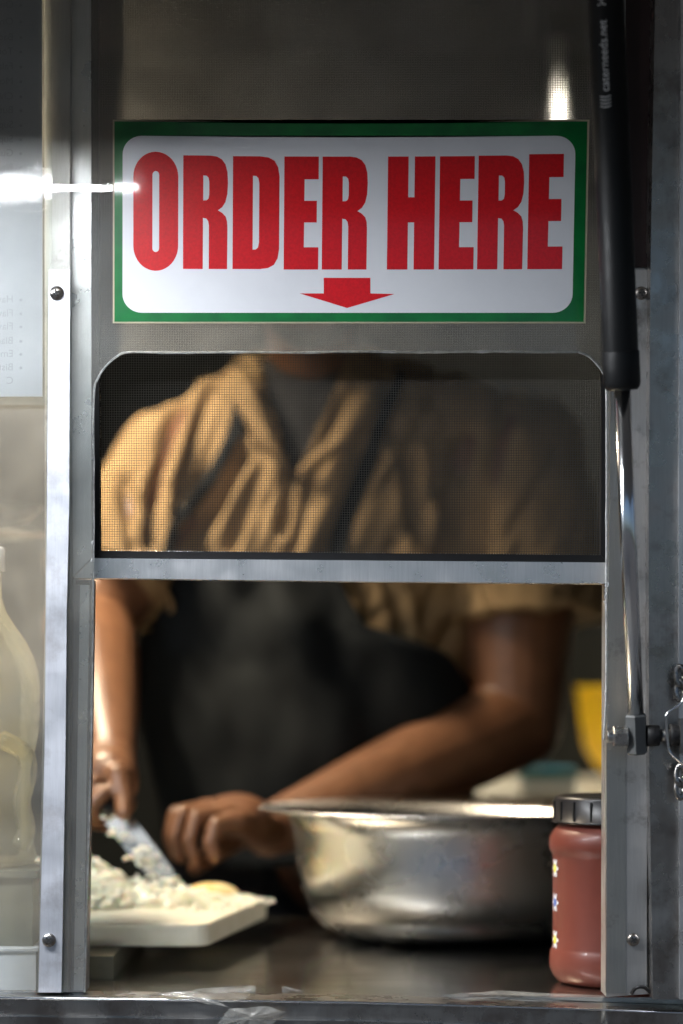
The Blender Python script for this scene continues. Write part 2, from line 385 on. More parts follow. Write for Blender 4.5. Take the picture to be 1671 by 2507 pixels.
# outdoor LED strip hung below the hatch, throwing light down the wall
LY, LZ = -.38, ZC + .528
led = empty('led_strip_lamp', (-.75, LY, LZ + .2), 'cool white LED strip lamp hung under the raised hatch', 'lamp')
bm = bmesh.new(); box(bm, (-1.32, LY - .018, LZ + .002), (-.205, LY + .018, LZ + .024)); fin('housing', bm, M['housing'], led, bevel=.002)
bm = bmesh.new()
pr = [(math.cos(R(a)) * .016, -math.sin(R(a)) * .0110) for a in range(0, 181, 20)]
n = 2; rows = []
for x in (-1.315, -.21): rows.append([bm.verts.new((x, LY + p[0], LZ + p[1])) for p in pr])
for i in range(len(pr) - 1): bm.faces.new((rows[0][i], rows[0][i + 1], rows[1][i + 1], rows[1][i]))
bm.faces.new(rows[0]); bm.faces.new(rows[1][::-1])
fin('diffuser', bm, M['led'], led)
wbox('glare_lip', (-1.32, LY + .0182, LZ - .0128), (-.205, LY + .0196, LZ + .024), M['housing'], led)
for x in (-1.15, -.4):
    wbox('bracket', (x - .01, LY - .003, LZ + .0235), (x + .01, LY + .003, ZC + .69), M['housing'], led)
# indoor warm fitting, fixed to the ceiling over the chopping station
lamp = empty('kitchen_lamp', (-.55, .60, 2.5), 'deep shaded warm lamp hung over the chopping station', 'lamp')
KZ = ZC + .83
wbox('diffuser', (-.58, .45, KZ), (-.52, .75, KZ + .012), M['warm'], lamp, .001)
wbox('housing', (-.655, .395, KZ + .0125), (-.448, .808, KZ + .05), M['housing'], lamp, .002)
for a_, b_ in (((-.4495, .40, KZ - .093), (-.4475, .80, KZ + .012)), ((-.652, .40, KZ - .093), (-.650, .80, KZ + .012)), ((-.650, .802, KZ - .125), (-.450, .804, KZ + .012)), ((-.650, .397, KZ - .04), (-.450, .399, KZ + .012))):
    wbox('shade_panel', a_, b_, M['black_plastic'], lamp)
for y in (.50, .70): wbox('hanger', (-.554, y - .004, KZ + .0505), (-.546, y + .004, 2.549), M['housing'], lamp)
fill_lamp = empty('tub_fill_lamp', (.42, 1.43, 2.5), 'small shaded fill lamp added over the back bench to brighten the yellow tub', 'lamp')  # unseen fill lamp, added to light the yellow tub
bm = bmesh.new(); box(bm, (.29, 1.378, 2.52), (.55, 1.488, 2.549)); fin('housing', bm, M['housing'], fill_lamp, bevel=.003)
bm = bmesh.new(); box(bm, (.31, 1.40, 2.505), (.53, 1.46, 2.519)); fin('diffuser', bm, M['warm2'], fill_lamp)
for a_, b_ in (((.285, 1.374, 2.395), (.555, 1.377, 2.548)), ((.285, 1.489, 2.47), (.555, 1.492, 2.548)), ((.285, 1.378, 2.42), (.288, 1.488, 2.548)), ((.552, 1.378, 2.42), (.555, 1.488, 2.548))):
    wbox('shade_panel', a_, b_, M['black_plastic'], fill_lamp)

# ------------------------------------------------------------------ sliding window with fly screen
win = empty('sliding_window', W(835, 1416, 0), 'aluminium framed sliding window with fine wire fly screen, pushed up above the counter', 'window')
slab('frame_stile', [(165, -60), (222, -60), (224, 1366), (178, 1411), (175, 640)], -.010, .010, M['alu'], win, .0015)
slab('frame_stile', [(1486, -60), (1530, -60), (1530, 1426), (1484, 1378)], -.0105, .010, M['alu'], win, .0015)
slab('bottom_rail', [(226.5, 1366.5), (1482, 1377), (1532, 1429), (835, 1423), (180, 1414.5)], -.0108, .010, M['alu'], win, .0013)
slab('gasket', [(223, -60), (240, -60), (244, 1348), (225.5, 1365)], -.006, .008, M['gasket'], win, .001)
slab('gasket', [(226.5, 1365), (244, 1348.6), (1470, 1359), (1482, 1376)], -.006, .008, M['gasket'], win, .001)
slab('gasket', [(1478, -60), (1485, -60), (1483.5, 1376), (1470.5, 1358)], -.006, .008, M['gasket'], win, .001)
# woven fly screen: every wire is real geometry
def screen():
    verts, faces = [], []
    x0, x1 = W(232, 0, .001).x, W(1482, 0, .001).x
    z0, z1 = W(0, 1362, .001).z, W(0, -60, .001).z
    def wire(fn, n, h):
        base = len(verts)
        for i in range(n + 1):
            p, t = fn(i / n)
            for du, dv in ((-h, 0), (0, -h), (h, 0), (0, h)):
                verts.append((p[0] + (du if t else 0), p[1] + dv, p[2] + (0 if t else du)))
        for i in range(n):
            for k in range(4):
                faces.append((base + i * 4 + k, base + i * 4 + (k + 1) % 4, base + i * 4 + 4 + (k + 1) % 4, base + i * 4 + 4 + k))
    pitch = .00216; h = .00024
    nx = int((x1 - x0) / pitch); nz = int((z1 - z0) / pitch)
    def wob(a, b, s): return .0011 * mnoise.noise(Vector((a * 7, b * 7, s))) + .00012 * mnoise.noise(Vector((a * 60, b * 60, s + 5)))
    for i in range(nx + 1):
        x = x0 + i * pitch
        wire(lambda t, x=x: ((x + wob(x, z0 + (z1 - z0) * t, 1), .001 + .0012 * mnoise.noise(Vector((x * 8, t * 5, 3))), z0 + (z1 - z0) * t), True), 26, h)
    for j in range(nz + 1):
        z = z0 + j * pitch
        wire(lambda t, z=z: ((x0 + (x1 - x0) * t, .0014 + .0012 * mnoise.noise(Vector(((x0 + (x1 - x0) * t) * 8, (z - z0) / (z1 - z0) * 5, 3))), z + wob(x0 + (x1 - x0) * t, z, 9)), False), 26, h)
    me = bpy.data.meshes.new('fly_screen'); me.from_pydata(verts, [], faces); me.update(); me.materials.append(M['wire'])
    o = put(bpy.data.objects.new('fly_screen', me)); attach(o, win); o['kind'] = 'stuff'
screen()
# bright frayed wire ends along the gasket
bm = bmesh.new()
for i in range(190):
    x = 246 + i * 6.45
    y = 1347 + (x - 246) * 10.5 / 1225
    p = W(x, y, -.0015); q = W(x + random.uniform(-2, 2), y + random.uniform(2, 6), -.0022)
    tube(bm, [p, q], .0003, 4)
for i in range(150):
    y = 880 + i * 3.1
    tube(bm, [W(1473, y, -.0015), W(1476 + random.uniform(-1, 3), y + random.uniform(-2, 2), -.002)], .0003, 4)
    tube(bm, [W(241, y, -.0015), W(245 + random.uniform(0, 2), y + random.uniform(-2, 2), -.002)], .0003, 4)
fin('wire_ends', bm, M['zinc'], win)['kind'] = 'stuff'

# ------------------------------------------------------------------ clear shield with a sawn, round-cornered serving opening
shield = empty('acrylic_shield', W(835, 900, -.03), 'scratched clear acrylic shield with round-cornered cut-out above the counter', 'shield')
YS0, YS1 = -.0305, -.0275
left_edge = [(231, 954), (228, 1050), (229, 1240), (227, 1500), (222, 1840), (212, 2200), (206, 2428)]
outl = [(-70, -60), (1531, -60), (1531, 2430), (1483, 2430), (1482, 2000), (1477, 1810), (1483, 1700), (1484, 1400), (1484, 960), (1476, 915), (1463, 894), (1440, 872), (1414, 862)]
outl += [(1414 - k * 100, 862 + .8 * math.sin(k * 2.1) + (1.2 if k > 6 else 0)) for k in range(1, 11)]
outl += [(313, 863), (285, 874), (258, 898), (240, 926)] + left_edge + [(165, 2428), (171, 640), (171, 640)][:1] + [(120, 2428)] + [(124, -60)][:0]
outl = outl + [(-70, 2428)]
def pl(y):  # flat plate placement in photo pixels at depth y
    return lambda a, b, t: (lambda p: Vector((p.x, y + t, p.z)))(W(a, b, y))
flat_shape('acrylic_sheet', [outl], YS1 - YS0, M['acrylic'], pl(YS0), shield)
bm = bmesh.new()
edge_pts = [(1414 - k * 100, 862 + .8 * math.sin(k * 2.1) + (1.2 if k > 6 else 0)) for k in range(0, 12)][:11] + [(313, 863), (285, 874), (258, 898), (240, 926)] + left_edge
for seg in (catmull([W(x, y, -.029) for x, y in edge_pts], 6), catmull([W(x, y, -.029) for x, y in [(1414, 862), (1440, 872), (1463, 894), (1476, 915), (1484, 960), (1484, 1400), (1483, 1700), (1477, 1810)]], 10)):
    rr = [.0010 + .0007 * max(0, mnoise.noise(p * 90)) for p in seg]
    tube(bm, seg, rr, 8)
fin('sawn_edge', bm, M['acrylic_edge'], shield, True)
# little chips and swarf along the sawn edges
bm = bmesh.new()
for k in range(26):
    side = random.random() < .45
    y = random.uniform(1040, 1400) if side else random.choice([random.uniform(1420, 1480), random.uniform(1660, 1840)])
    x = 226 if side else 1484 + random.uniform(-3, 10)
    c = W(x + random.uniform(-3, 2), y, -.0312); r = random.uniform(.0006, .0016)
    bmesh.ops.create_icosphere(bm, subdivisions=1, radius=r, matrix=Matrix.Translation(c) @ Matrix.Rotation(random.random() * 3, 4, 'X') @ Matrix.Diagonal((.6, .5, 1.6, 1)))
fin('edge_chip', bm, M['acrylic_edge'], shield)['kind'] = 'stuff'

# ------------------------------------------------------------------ laminated menu at the left
menu = empty('menu_sheet', W(20, 990, -.033), 'laminated white menu sheet hung behind its film, its list showing through in reverse', 'menu')
YM = -.0335
slab('paper', [(-70, -60), (103, -60), (104, 600), (104, 971), (-70, 971)], YM, YM + .0003, M['paper'], menu, 0)
flat_shape('laminate', [[(-70, -60), (125, -60), (127, 400), (128, 640), (119, 662), (118, 991), (-70, 991)]], .0006, M['laminate'], pl(YM - .0012), menu)
lines = [(12, 'On'), (53, 'Ore'), (91, 'Bac'), (126, 'Tom'), (163, 'Fala'), (199, 'Moz'), (236, 'Chi'), (270, 'Butt'), (306, 'Sup'), (341, 'Sup'), (375, 'Gua'), (410, 'Blac'),
         (733, 'Hav'), (767, 'Flav'), (799, 'Flav'), (834, 'Blac'), (866, 'Emr'), (899, 'Bist'), (932, 'C')]
for y, s in lines:
    def pm(a, b, t, y=y):
        p = W(33 - a, y + 8 - b, YM); return Vector((p.x, YM - t - .00005, p.z))
    text_mesh('menu_text', s + 'xxx' if s != 'C' else s, 25, M['ink'], pm, menu, .0001)
    if s != 'C':
        flat_shape('bullet', [arc(51, y + 2, 3.6, 3.6, 0, 345, 14)], .0001, M['ink'], lambda a, b, t: (lambda p: Vector((p.x, YM - t - .00005, p.z)))(W(a, b, YM)), menu)

# ------------------------------------------------------------------ sticker: ORDER HERE
sign = empty('order_sign', W(858, 789, -.031), 'green bordered white ORDER HERE sticker with red letters and arrow', 'sign')
def splace(depth):
    def f(x, y, t):
        # gentle sag of the vinyl's upper edge and lean of the right edge
        u = (x - 279) / 1155; v = (y - 297) / 491
        yy = y + 5.5 * 4 * u * (1 - u) * (1 - v) * (1 if v > -.1 else 1)
        p = W(x, yy, depth); return Vector((p.x, depth - t, p.z))
    return f
def dense(lp, n=10):
    out = []
    for (a, b), (c, d) in zip(lp, lp[1:] + lp[:1]):
        for k in range(n): out.append((a + (c - a) * k / n, b + (d - b) * k / n))
    return out
def skew(lp):  # right hand side leans inwards towards the bottom
    return [(x - 9.5 * ((x - 279) / 1160) * ((y - 297) / 491), y) for x, y in lp]
flat_shape('clear_margin', [skew(dense([(276, 294), (1442, 294), (1442, 792), (276, 792)], 16))], .00015, M['s_edge'], splace(-.03055), sign)
flat_shape('border', [skew(dense([(280, 298), (1437, 298), (1437, 788), (280, 788)], 16))], .00015, M['s_green'], splace(-.03072), sign)
pan = rrect(300, 332, 1409, 766, 48, 46)
flat_shape('panel', [skew(dense(pan, 4))], .00012, M['s_white'], splace(-.03089), sign)
Z = lambda pts: [(200 + x / 2.24, 250 + y / 2.24) for x, y in pts]
def gO(x0, x1, y0, y1):
    w = x1 - x0; rx = w * .5; ry = w * .56
    c = (x0 + x1) / 2
    outer = arc(c, y0 + ry, rx, ry, 180, 360, 20) + arc(c, y1 - ry, rx, ry, 0, 180, 20)
    hx = w * .075
    inner = arc(c, y0 + 108 + hx, hx, hx * 1.1, 180, 360, 8) + arc(c, y1 - 105 - hx, hx, hx * 1.1, 0, 180, 8)
    return [outer, inner]
def gR(x0, x1, y0, y1):
    s = (x1 - x0) / 246.0
    X = lambda a: x0 + a * s
    H = y1 - y0; Y = lambda a: y0 + a * H / 626
    o = [(X(0), Y(0)), (X(150), Y(0))] + [(X(a), Y(b)) for a, b in ((185, 5), (212, 20), (232, 48), (243, 90), (246, 150), (243, 210), (233, 255), (215, 284), (191, 302))]
    o += [(X(a), Y(b)) for a, b in ((215, 316), (234, 336), (242, 364), (244, 400))] + [(X(243), Y(626)), (X(142), Y(626)), (X(142), Y(385)), (X(138), Y(362)), (X(128), Y(348)), (X(109), Y(344)), (X(109), Y(626)), (X(0), Y(626))]
    h = [(X(a), Y(b)) for a, b in ((110, 110), (128, 111), (139, 122), (143, 145), (143, 215), (139, 238), (128, 247), (110, 248))]
    return [o, h]
def gD(x0, x1, y0, y1):
    s = (x1 - x0) / 256.0; X = lambda a: x0 + a * s; Y = lambda a: y0 + a * (y1 - y0) / 626
    o = [(X(a), Y(b)) for a, b in ((0, 0), (150, 0), (196, 6), (228, 24), (248, 60), (256, 110), (256, 516), (248, 566), (228, 602), (196, 620), (150, 626), (0, 626))]
    h = [(X(a), Y(b)) for a, b in ((110, 108), (128, 109), (140, 121), (145, 148), (145, 478), (140, 505), (128, 517), (110, 518))]
    return [o, h]
def gE(x0, x1, y0, y1):
    s = (x1 - x0) / 190.0; X = lambda a: x0 + a * s; Y = lambda a: y0 + a * (y1 - y0) / 626
    return [[(X(a), Y(b)) for a, b in ((0, 0), (189, 0), (189, 126), (112, 126), (111, 245), (180, 245), (180, 365), (111, 365), (110, 503), (190, 503), (190, 626), (0, 626))]]
def gH(x0, x1, y0, y1):
    s = (x1 - x0) / 258.0; X = lambda a: x0 + a * s; Y = lambda a: y0 + a * (y1 - y0) / 626
    return [[(X(a), Y(b)) for a, b in ((0, 0), (112, 0), (112, 226), (146, 226), (146, 0), (258, 0), (258, 626), (146, 626), (146, 365), (112, 365), (112, 626), (0, 626))]]
o2 = 1344  # second zoom offset in first-zoom pixels
glyphs = [(gO, 283, 530, 270, 925), (gR, 557, 803, 288, 914), (gD, 830, 1086, 290, 914), (gE, 1112, 1302, 290, 916), (gR, 1322, 1571, 290, 916),
          (gH, o2 + 337, o2 + 597, 290, 916), (gE, o2 + 622, o2 + 814, 290, 916), (gR, o2 + 834, o2 + 1086, 288, 916), (gE, o2 + 1111, o2 + 1303, 283, 916)]
for g, a, b, c, d in glyphs:
    flat_shape('letter', [skew(Z(dense(lp, 3))) for lp in g(a, b, c, d)], .0001, M['s_red'], splace(-.03103), sign)
flat_shape('arrow', [[(792, 679.5), (906, 679.5), (906, 718), (965, 719.5), (849, 754), (733, 718), (792, 718)]], .0001, M['s_red'], splace(-.03103), sign)

# ------------------------------------------------------------------ gas strut
P1 = W(1557, 1800, -.066); P0 = W(1479, -90, -.170)
strut = empty('gas_strut', P1, 'black gas strut with chrome rod and grey end block propping the hatch', 'gas strut')
ax = (P0 - P1).normalized(); Lg = (P0 - P1).length
def along(py):
    lo, hi = 0.0, 1.2
    for _ in range(50):
        m = (lo + hi) / 2; p = P1 + ax * m
        yy = 1700 - (p.z - ZC) * F / (D + p.y)
        if yy > py: lo = m
        else: hi = m
    return lo
t_c = along(955); t_top = along(-260); t_b = along(1748)
bm = bmesh.new(); rC = .0147
lathe(bm, P1, ax, [(t_c + .030, rC), (t_c + .0302, rC), (t_top, rC)], 40); cyl = fin('cylinder', bm, M['black_paint'], strut, True)
bm = bmesh.new(); lathe(bm, P1, ax, [(t_c, .0072), (t_c, .0125), (t_c + .002, .0146), (t_c + .006, .0156), (t_c + .0315, .0155), (t_c + .0325, .0149)], 40); fin('collar', bm, M['black_paint'], strut, True)
bm = bmesh.new(); lathe(bm, P1, ax, [(t_b - .004, .0069), (t_c + .004, .0069)], 32); fin('rod', bm, M['chrome'], strut, True)
# hexagonal end block
bm = bmesh.new(); rot = Matrix.Rotation(R(12), 3, 'Z')
hx = ax; u = Vector((1, 0, 0)); u = (u - hx * u.dot(hx)).normalized(); v = hx.cross(u)
def hexring(t, r): return [bm.verts.new(P1 + hx * t + (u * math.cos(R(60 * i + 18)) + v * math.sin(R(60 * i + 18))) * r) for i in range(6)]
rings = [hexring(-.016, .0078), hexring(-.0145, .0095), hexring(t_b - .0015, .0095), hexring(t_b, .0085)]
for a, b in zip(rings, rings[1:]):
    for i in range(6): bm.faces.new((a[i], a[(i + 1) % 6], b[(i + 1) % 6], b[i]))
bm.faces.new(rings[0][::-1]); bm.faces.new(rings[-1])
fin('end_block', bm, M['fitting'], strut, bevel=.0005)
B0 = P1 + Vector((0, 0, -.0005))
bx = Vector((1, .0, .02)).normalized()
bm = bmesh.new()
prof = []
for k in range(12): prof += [(-.0250 + k * .0014, .0046), (-.0243 + k * .0014, .0056)]
lathe(bm, B0, bx, prof + [(-.008, .0046)], 18); bolt = fin('bolt', bm, M['zinc'], strut, True)
bm = bmesh.new(); lathe(bm, B0, bx, [(-.0200, .0084), (-.0190, .0092), (-.0085, .0092)], 6); fin('nut', bm, M['zinc'], strut, bevel=.0006)
bm = bmesh.new(); lathe(bm, B0, bx, [(-.0085, .0100), (-.0078, .0100)], 20); fin('washer', bm, M['zinc'], strut)
bm = bmesh.new(); lathe(bm, B0, bx, [(.0088, .0086), (.0092, .0092), (.0190, .0089), (.0195, .0082)], 24); fin('spacer', bm, M['rubber'], strut, True)
bm = bmesh.new(); lathe(bm, B0, bx, [(.018, .0052), (.034, .0052)], 20); fin('pin', bm, M['dark_steel'], strut, True)
bm = bmesh.new(); lathe(bm, B0, bx, [(.0285, .0092), (.0292, .0098), (.0375, .0090), (.0382, .008)], 24); fin('spacer', bm, M['rubber'], strut, True)
wbox('wall_bracket', (B0.x + .036, B0.y - .012, B0.z - .015), (B0.x + .040, -.0605, B0.z + .015), M['dark_steel'], strut)
# lettering on the cylinder, reading upwards
def on_cyl(tt, off):
    def f(a, b, t):
        ang = (b + off) / rC
        c = P1 + ax * (tt + a)
        side = Vector((1, 0, 0)); side = (side - ax * side.dot(ax)).normalized(); front = ax.cross(side)
        if front.y > 0: front = -front
        return c + (-side * math.sin(ang) + front * math.cos(ang)) * (rC + .0001 + t)
    return f
tl = along(228)
text_mesh('lettering', 'caterneeds.net', .0094, M['print_white'], on_cyl(tl, .0022), strut, .0001)
text_mesh('lettering', 'H', .0094, M['print_white'], on_cyl(along(20), .0022), strut, .0001)
tlg = along(250)
for k in range(4):  # small emblem of curved bars
    pts = [(-.004 + .0026 * k - .0014 * math.cos(q * 1.4), -.0044 + .0088 * (q + 1) / 2 + .0055) for q in np.linspace(-1, 1, 9)]
    lp = pts + [(x + .0007, y) for x, y in pts[::-1]]
    flat_shape('emblem', [lp], .0001, M['print_white'], on_cyl(tlg, 0), strut)
# top bracket under the hatch
tp = P1 + ax * t_top
wbox('top_bracket', (tp.x - .012, tp.y - .02, tp.z - .01), (tp.x + .012, tp.y + .02, ZC + .680), M['dark_steel'], strut)

# ------------------------------------------------------------------ retaining clip and short chain beside the strut
clip = empty('spring_clip', W(1650, 1800, -.075), 'bent silver wire clip hooked round the strut pin', 'clip')
bm = bmesh.new()
tube(bm, catmull([W(1676, 1690, -.083), W(1669, 1718, -.083), W(1634, 1745, -.083), W(1630, 1765, -.083), W(1634, 1820, -.083), W(1640, 1842, -.083), W(1672, 1872, -.083), W(1690, 1900, -.08)], 6), .0012, 10)
fin('clip_wire', bm, M['chrome'], clip, True)
chain = empty('short_chain', W(1660, 1650, -.066), 'dull link chain hanging on the corner post', 'chain')
for cy in (1655, 1690, 1898, 1930):
    bm = bmesh.new(); c = W(1664, cy, -.066)
    tube(bm, [c + Vector((math.cos(q) * .0034, -.001 * math.sin(2 * q), math.sin(q) * .0085)) for q in np.linspace(0, 2 * math.pi, 20)], .0023, 8)
    fin('link', bm, M['screw'], chain, True)

# ------------------------------------------------------------------ tape scraps on the sill
def tape(pts, y, label, sag=.001):
    bm = bmesh.new(); P = [W(a, b, y + dy) for a, b, dy in pts]
    c = sum(P, Vector()) / len(P)
    # fan with crumple
    cen = bm.verts.new(c + Vector((0, -.002, .001)))
    ring = []
    for p, q in zip(P, P[1:] + P[:1]):
        for k in range(5):
            w = p.lerp(q, k / 5); n = mnoise.noise(w * 120) * .0015
            ring.append(bm.verts.new(w + Vector((0, n, n * .6))))
    mid = []
    for r_ in ring:
        w = r_.co.lerp(c, .5); mid.append(bm.verts.new(w + Vector((0, mnoise.noise(w * 150) * .0025 - .001, 0))))
    m = len(ring)
    for i in range(m):
        j = (i + 1) % m
        bm.faces.new((ring[i], ring[j], mid[j], mid[i])); bm.faces.new((mid[i], mid[j], cen))
    return tag(fin('tape_scrap', bm, M['tape']), label, 'tape', 'torn tape along the sill')
tape([(380, 2432, 0), (480, 2424, 0), (560, 2466, -.004), (470, 2448, -.002)], -.052, 'torn pointed strip of clear tape peeling down the sill edge below the cutting board')
tape([(475, 2420, 0), (602, 2412, 0), (626, 2413, 0), (624, 2436, 0), (560, 2455, -.003), (500, 2440, 0)], -.050, 'square ended scrap of clear tape standing on the sill between board and bowl')
tape([(690, 2414, 0), (742, 2424, 0), (742, 2434, 0), (690, 2430, 0)], -.048, 'tiny wedge of clear tape on the sill below the bowl')
tape([(1075, 2435, 0), (1135, 2432, 0), (1220, 2424, .006), (1480, 2437, .004), (1470, 2450, 0), (1145, 2450, 0)], -.050, 'long clear tape lying on the sill in front of the sauce jar')
tape([(560, 2470, -.001), (650, 2462, -.001), (700, 2476, -.001), (640, 2530, -.001), (520, 2520, -.001)], -.058, 'crumpled clear tape stuck on the sill front under the board')
tape([(1474, 2448, 0), (1484, 2456, 0), (1488, 2520, 0), (1470, 2516, 0)], -.058, 'narrow clear tape folded over the sill beside the jamb')

# ------------------------------------------------------------------ mixing bowl
BX, BY = .119, .50
bowl = empty('mixing_bowl', (BX, BY, CT), 'wide stainless steel mixing bowl with flared rim beside the cutting board', 'bowl')
rim = .142
prof_o = [(.0, .0), (.0005, .105), (.004, .120), (.014, .139), (.032, .155), (.06, .1635), (.09, .168), (.118, .172), (rim - .006, .1785), (rim - .002, .189), (rim, .2070)]
prof_i = [(rim + .0014, .2075), (rim + .0008, .2045), (rim - .0005, .189), (rim - .005, .1765), (.118, .1702), (.09, .1660), (.06, .1615), (.033, .1528), (.015, .137), (.006, .117), (.003, .10), (.003, 0)]
bm = bmesh.new(); lathe(bm, (BX, BY, CT + .0005), (0, 0, 1), prof_o + prof_i, 96, close=False)
bmesh.ops.remove_doubles(bm, verts=bm.verts, dist=1e-5)
fin('basin', bm, M['bowl'], bowl, True)
bm = bmesh.new()
tube(bm, [Vector((BX + math.cos(q) * .2078, BY + math.sin(q) * .2078, CT + rim + .0005)) for q in np.linspace(0, 2 * math.pi, 90)], .0016, 8)
fin('rim', bm, M['bowl'], bowl, True)

# ------------------------------------------------------------------ sauce jar
JX, JY = .2567, .106
jar = empty('sauce_jar', (JX, JY, CT), 'squat jar of brown-red sauce with smoky ribbed lid and flower stickers', 'jar')
bm = bmesh.new()
S = 2.105 / F
def jz(py): return (2421 - py) * S
prof = [(0, .050), (.002, .056), (.007, .0605), (.014, .0632), (jz(2372), .0636), (jz(2345), .0630), (jz(2338), .0615), (jz(2330), .0606), (jz(2115), .0606), (jz(2105), .0615), (jz(2098), .0632), (jz(2085), .0640), (jz(2065), .0632), (jz(2050), .0600), (jz(2040), .0565), (jz(2034), .0545), (jz(2026), .0545)]
lathe(bm, (JX, JY, CT + .0005), (0, 0, 1), prof, 64); fin('jar_body', bm, M['sauce'], jar, True)
bm = bmesh.new(); r0 = .0603
lathe(bm, (JX, JY, CT), (0, 0, 1), [(jz(2029), .0585), (jz(2028), r0 + .0008), (jz(2024), r0 + .0008), (jz(2023), r0), (jz(1972), r0 - .0012), (jz(1966), r0 - .002), (jz(1962), r0 - .006), (jz(1964), r0 - .010), (jz(1968), .02)], 72)
lid = fin('lid', bm, M['lid'], jar, True)
bm = bmesh.new()
for k in range(20):
    a = R(k * 18 + 5)
    c = Vector((JX + math.cos(a) * (r0 - .0004), JY + math.sin(a) * (r0 - .0004), CT + jz(1998)))
    m = Matrix.Translation(c) @ Matrix.Rotation(a, 4, 'Z') @ Matrix.Diagonal((.0018, .0016, jz(1975) - jz(2020), 1))
    bmesh.ops.create_cube(bm, size=1, matrix=m)
fin('lid_ribs', bm, M['black_plastic'], jar)
for (py, col, cc) in ((2139, 'flower_w', 'flower_y'), (2222, 'flower_w', 'flower_b'), (2313, 'flower_w', 'flower_y')):
    a0 = math.acos(max(-1, -(1513 - 1356) * S / .0606)) ; ang = -a0   # on the left flank, facing the window
    def fl(a, b, t, py=py, ang=ang):
        q = ang + a / .0606; rr = .0607 + t
        return Vector((JX + math.cos(q) * rr, JY + math.sin(q) * rr, CT + jz(py) + b))
    lp = [((.0062 + .0023 * math.cos(6 * q)) * math.cos(q), (.0068 + .0025 * math.cos(6 * q)) * math.sin(q)) for q in np.linspace(0, 2 * math.pi, 60, endpoint=False)]
    fo = flat_shape('flower_sticker', [lp], .0004, M[col], fl, jar)
    lp = [(.0034 * math.cos(q), .0038 * math.sin(q)) for q in np.linspace(0, 2 * math.pi, 20, endpoint=False)]
    flat_shape('flower_centre', [lp], .0007, M[cc], fl, jar)

# ------------------------------------------------------------------ cutting board and its support
BT = ZC - .2225
bm = bmesh.new()
pts = [W(505, 2268, .20), W(658, 2203, .492), W(-60, 2200, .492), W(-60, 2268, .20)]
lo = [bm.verts.new((p.x, p.y, BT - .022)) for p in pts]; hi = [bm.verts.new((p.x, p.y, BT)) for p in pts]
bm.faces.new(lo); bm.faces.new(hi[::-1])
for i in range(4): bm.faces.new((lo[i], hi[i], hi[(i + 1) % 4], lo[(i + 1) % 4]))
ce = [e for e in bm.edges if abs(e.verts[0].co.z - e.verts[1].co.z) > .01]
bmesh.ops.bevel(bm, geom=ce, offset=.014, segments=4, profile=.5, affect='EDGES')
tag(fin('cutting_board', bm, M['board'], bevel=.003), 'thick white plastic cutting board holding chopped onion', 'cutting board')
tag(wbox('support_block', (-.40, .125, CT + .0003), (W(279, 0, .13).x, .47, BT - .0223), M['grey_plastic'], bevel=.002), 'flat grey block propping up the white cutting board', 'block')

# chopped onion heap: a mass of slivers
bm = bmesh.new()
def sliver(c, s, flat=False):
    m = Matrix.Translation(c) @ Matrix.Rotation(random.random() * 6.28, 4, 'Z') @ Matrix.Rotation(random.uniform(-1.3, 1.3), 4, 'X') @ Matrix.Rotation(random.uniform(-.9, .9), 4, 'Y')
    w = random.uniform(.3, .7); L = random.uniform(.8, 1.6)
    vs = []
    for i in range(4):
        q = -0.6 + 1.2 * i / 3
        for e in (-1, 1):
            for d in (-1, 1):
                vs.append(bm.verts.new(m @ Vector((math.sin(q) * L * s, e * w * s * .5, (math.cos(q) - .8) * s * .9 + d * s * .16))))
    for i in range(3):
        a = vs[i * 4:i * 4 + 4]; b = vs[i * 4 + 4:i * 4 + 8]
        for k0, k1 in ((0, 1), (1, 3), (3, 2), (2, 0)): bm.faces.new((a[k0], a[k1], b[k1], b[k0]))
    bm.faces.new((vs[0], vs[2], vs[3], vs[1])); bm.faces.new((vs[12], vs[13], vs[15], vs[14]))
def heap(n, cx, cy, rx, ry, h, s0, s1):
    for _ in range(n):
        r = math.sqrt(random.random()); a = random.random() * 6.283
        top = h * (1 - r ** 1.6)
        z = BT + .003 + top * random.random() ** .5
        sliver(Vector((cx + math.cos(a) * r * rx, cy + math.sin(a) * r * ry, z)), random.uniform(s0, s1))
heap(800, -.290, .41, .085, .09, .055, .005, .010)
heap(300, -.205, .43, .060, .06, .026, .005, .009)
heap(160, -.168, .40, .055, .07, .014, .004, .007)
heap(70, -.13, .40, .06, .08, .005, .004, .006)
for k in range(34):   # slivers clinging to the knife, standing up
    t = random.random()
    c = Vector((-.243, .425, ZC - .14)).lerp(Vector((-.178, .418, ZC - .212)), t) + Vector((random.uniform(-.012, .012), random.uniform(-.012, .01), random.uniform(-.008, .012)))
    sliver(c, random.uniform(.004, .0075))
for cx_, cy_, rx_, ry_, h_ in ((-.290, .41, .072, .078, .045), (-.205, .43, .048, .050, .019)):
    bmesh.ops.create_icosphere(bm, subdivisions=3, radius=1, matrix=Matrix.Translation((cx_, cy_, BT + .0005)) @ Matrix.Diagonal((rx_, ry_, h_, 1)))
for v_ in bm.verts: v_.co.z = max(v_.co.z, BT + .0004)
tag(fin('chopped_onion', bm, M['onion']), 'heap of finely chopped pale onion on the cutting board', 'onion', kind='stuff')
bm = bmesh.new(); bmesh.ops.create_uvsphere(bm, u_segments=28, v_segments=14, radius=.030)
bmesh.ops.bisect_plane(bm, geom=bm.verts[:] + bm.edges[:] + bm.faces[:], plane_co=(0, 0, -.004), plane_no=(0, 0, -1), clear_outer=True)
bmesh.ops.contextual_create(bm, geom=[e for e in bm.edges if e.is_boundary])
for v_ in bm.verts: v_.co = Vector((v_.co.x * 1.05, v_.co.y * .8, (v_.co.z + .004) * .5))
bm.transform(Matrix.Translation((-.142, .478, BT + .0003)))
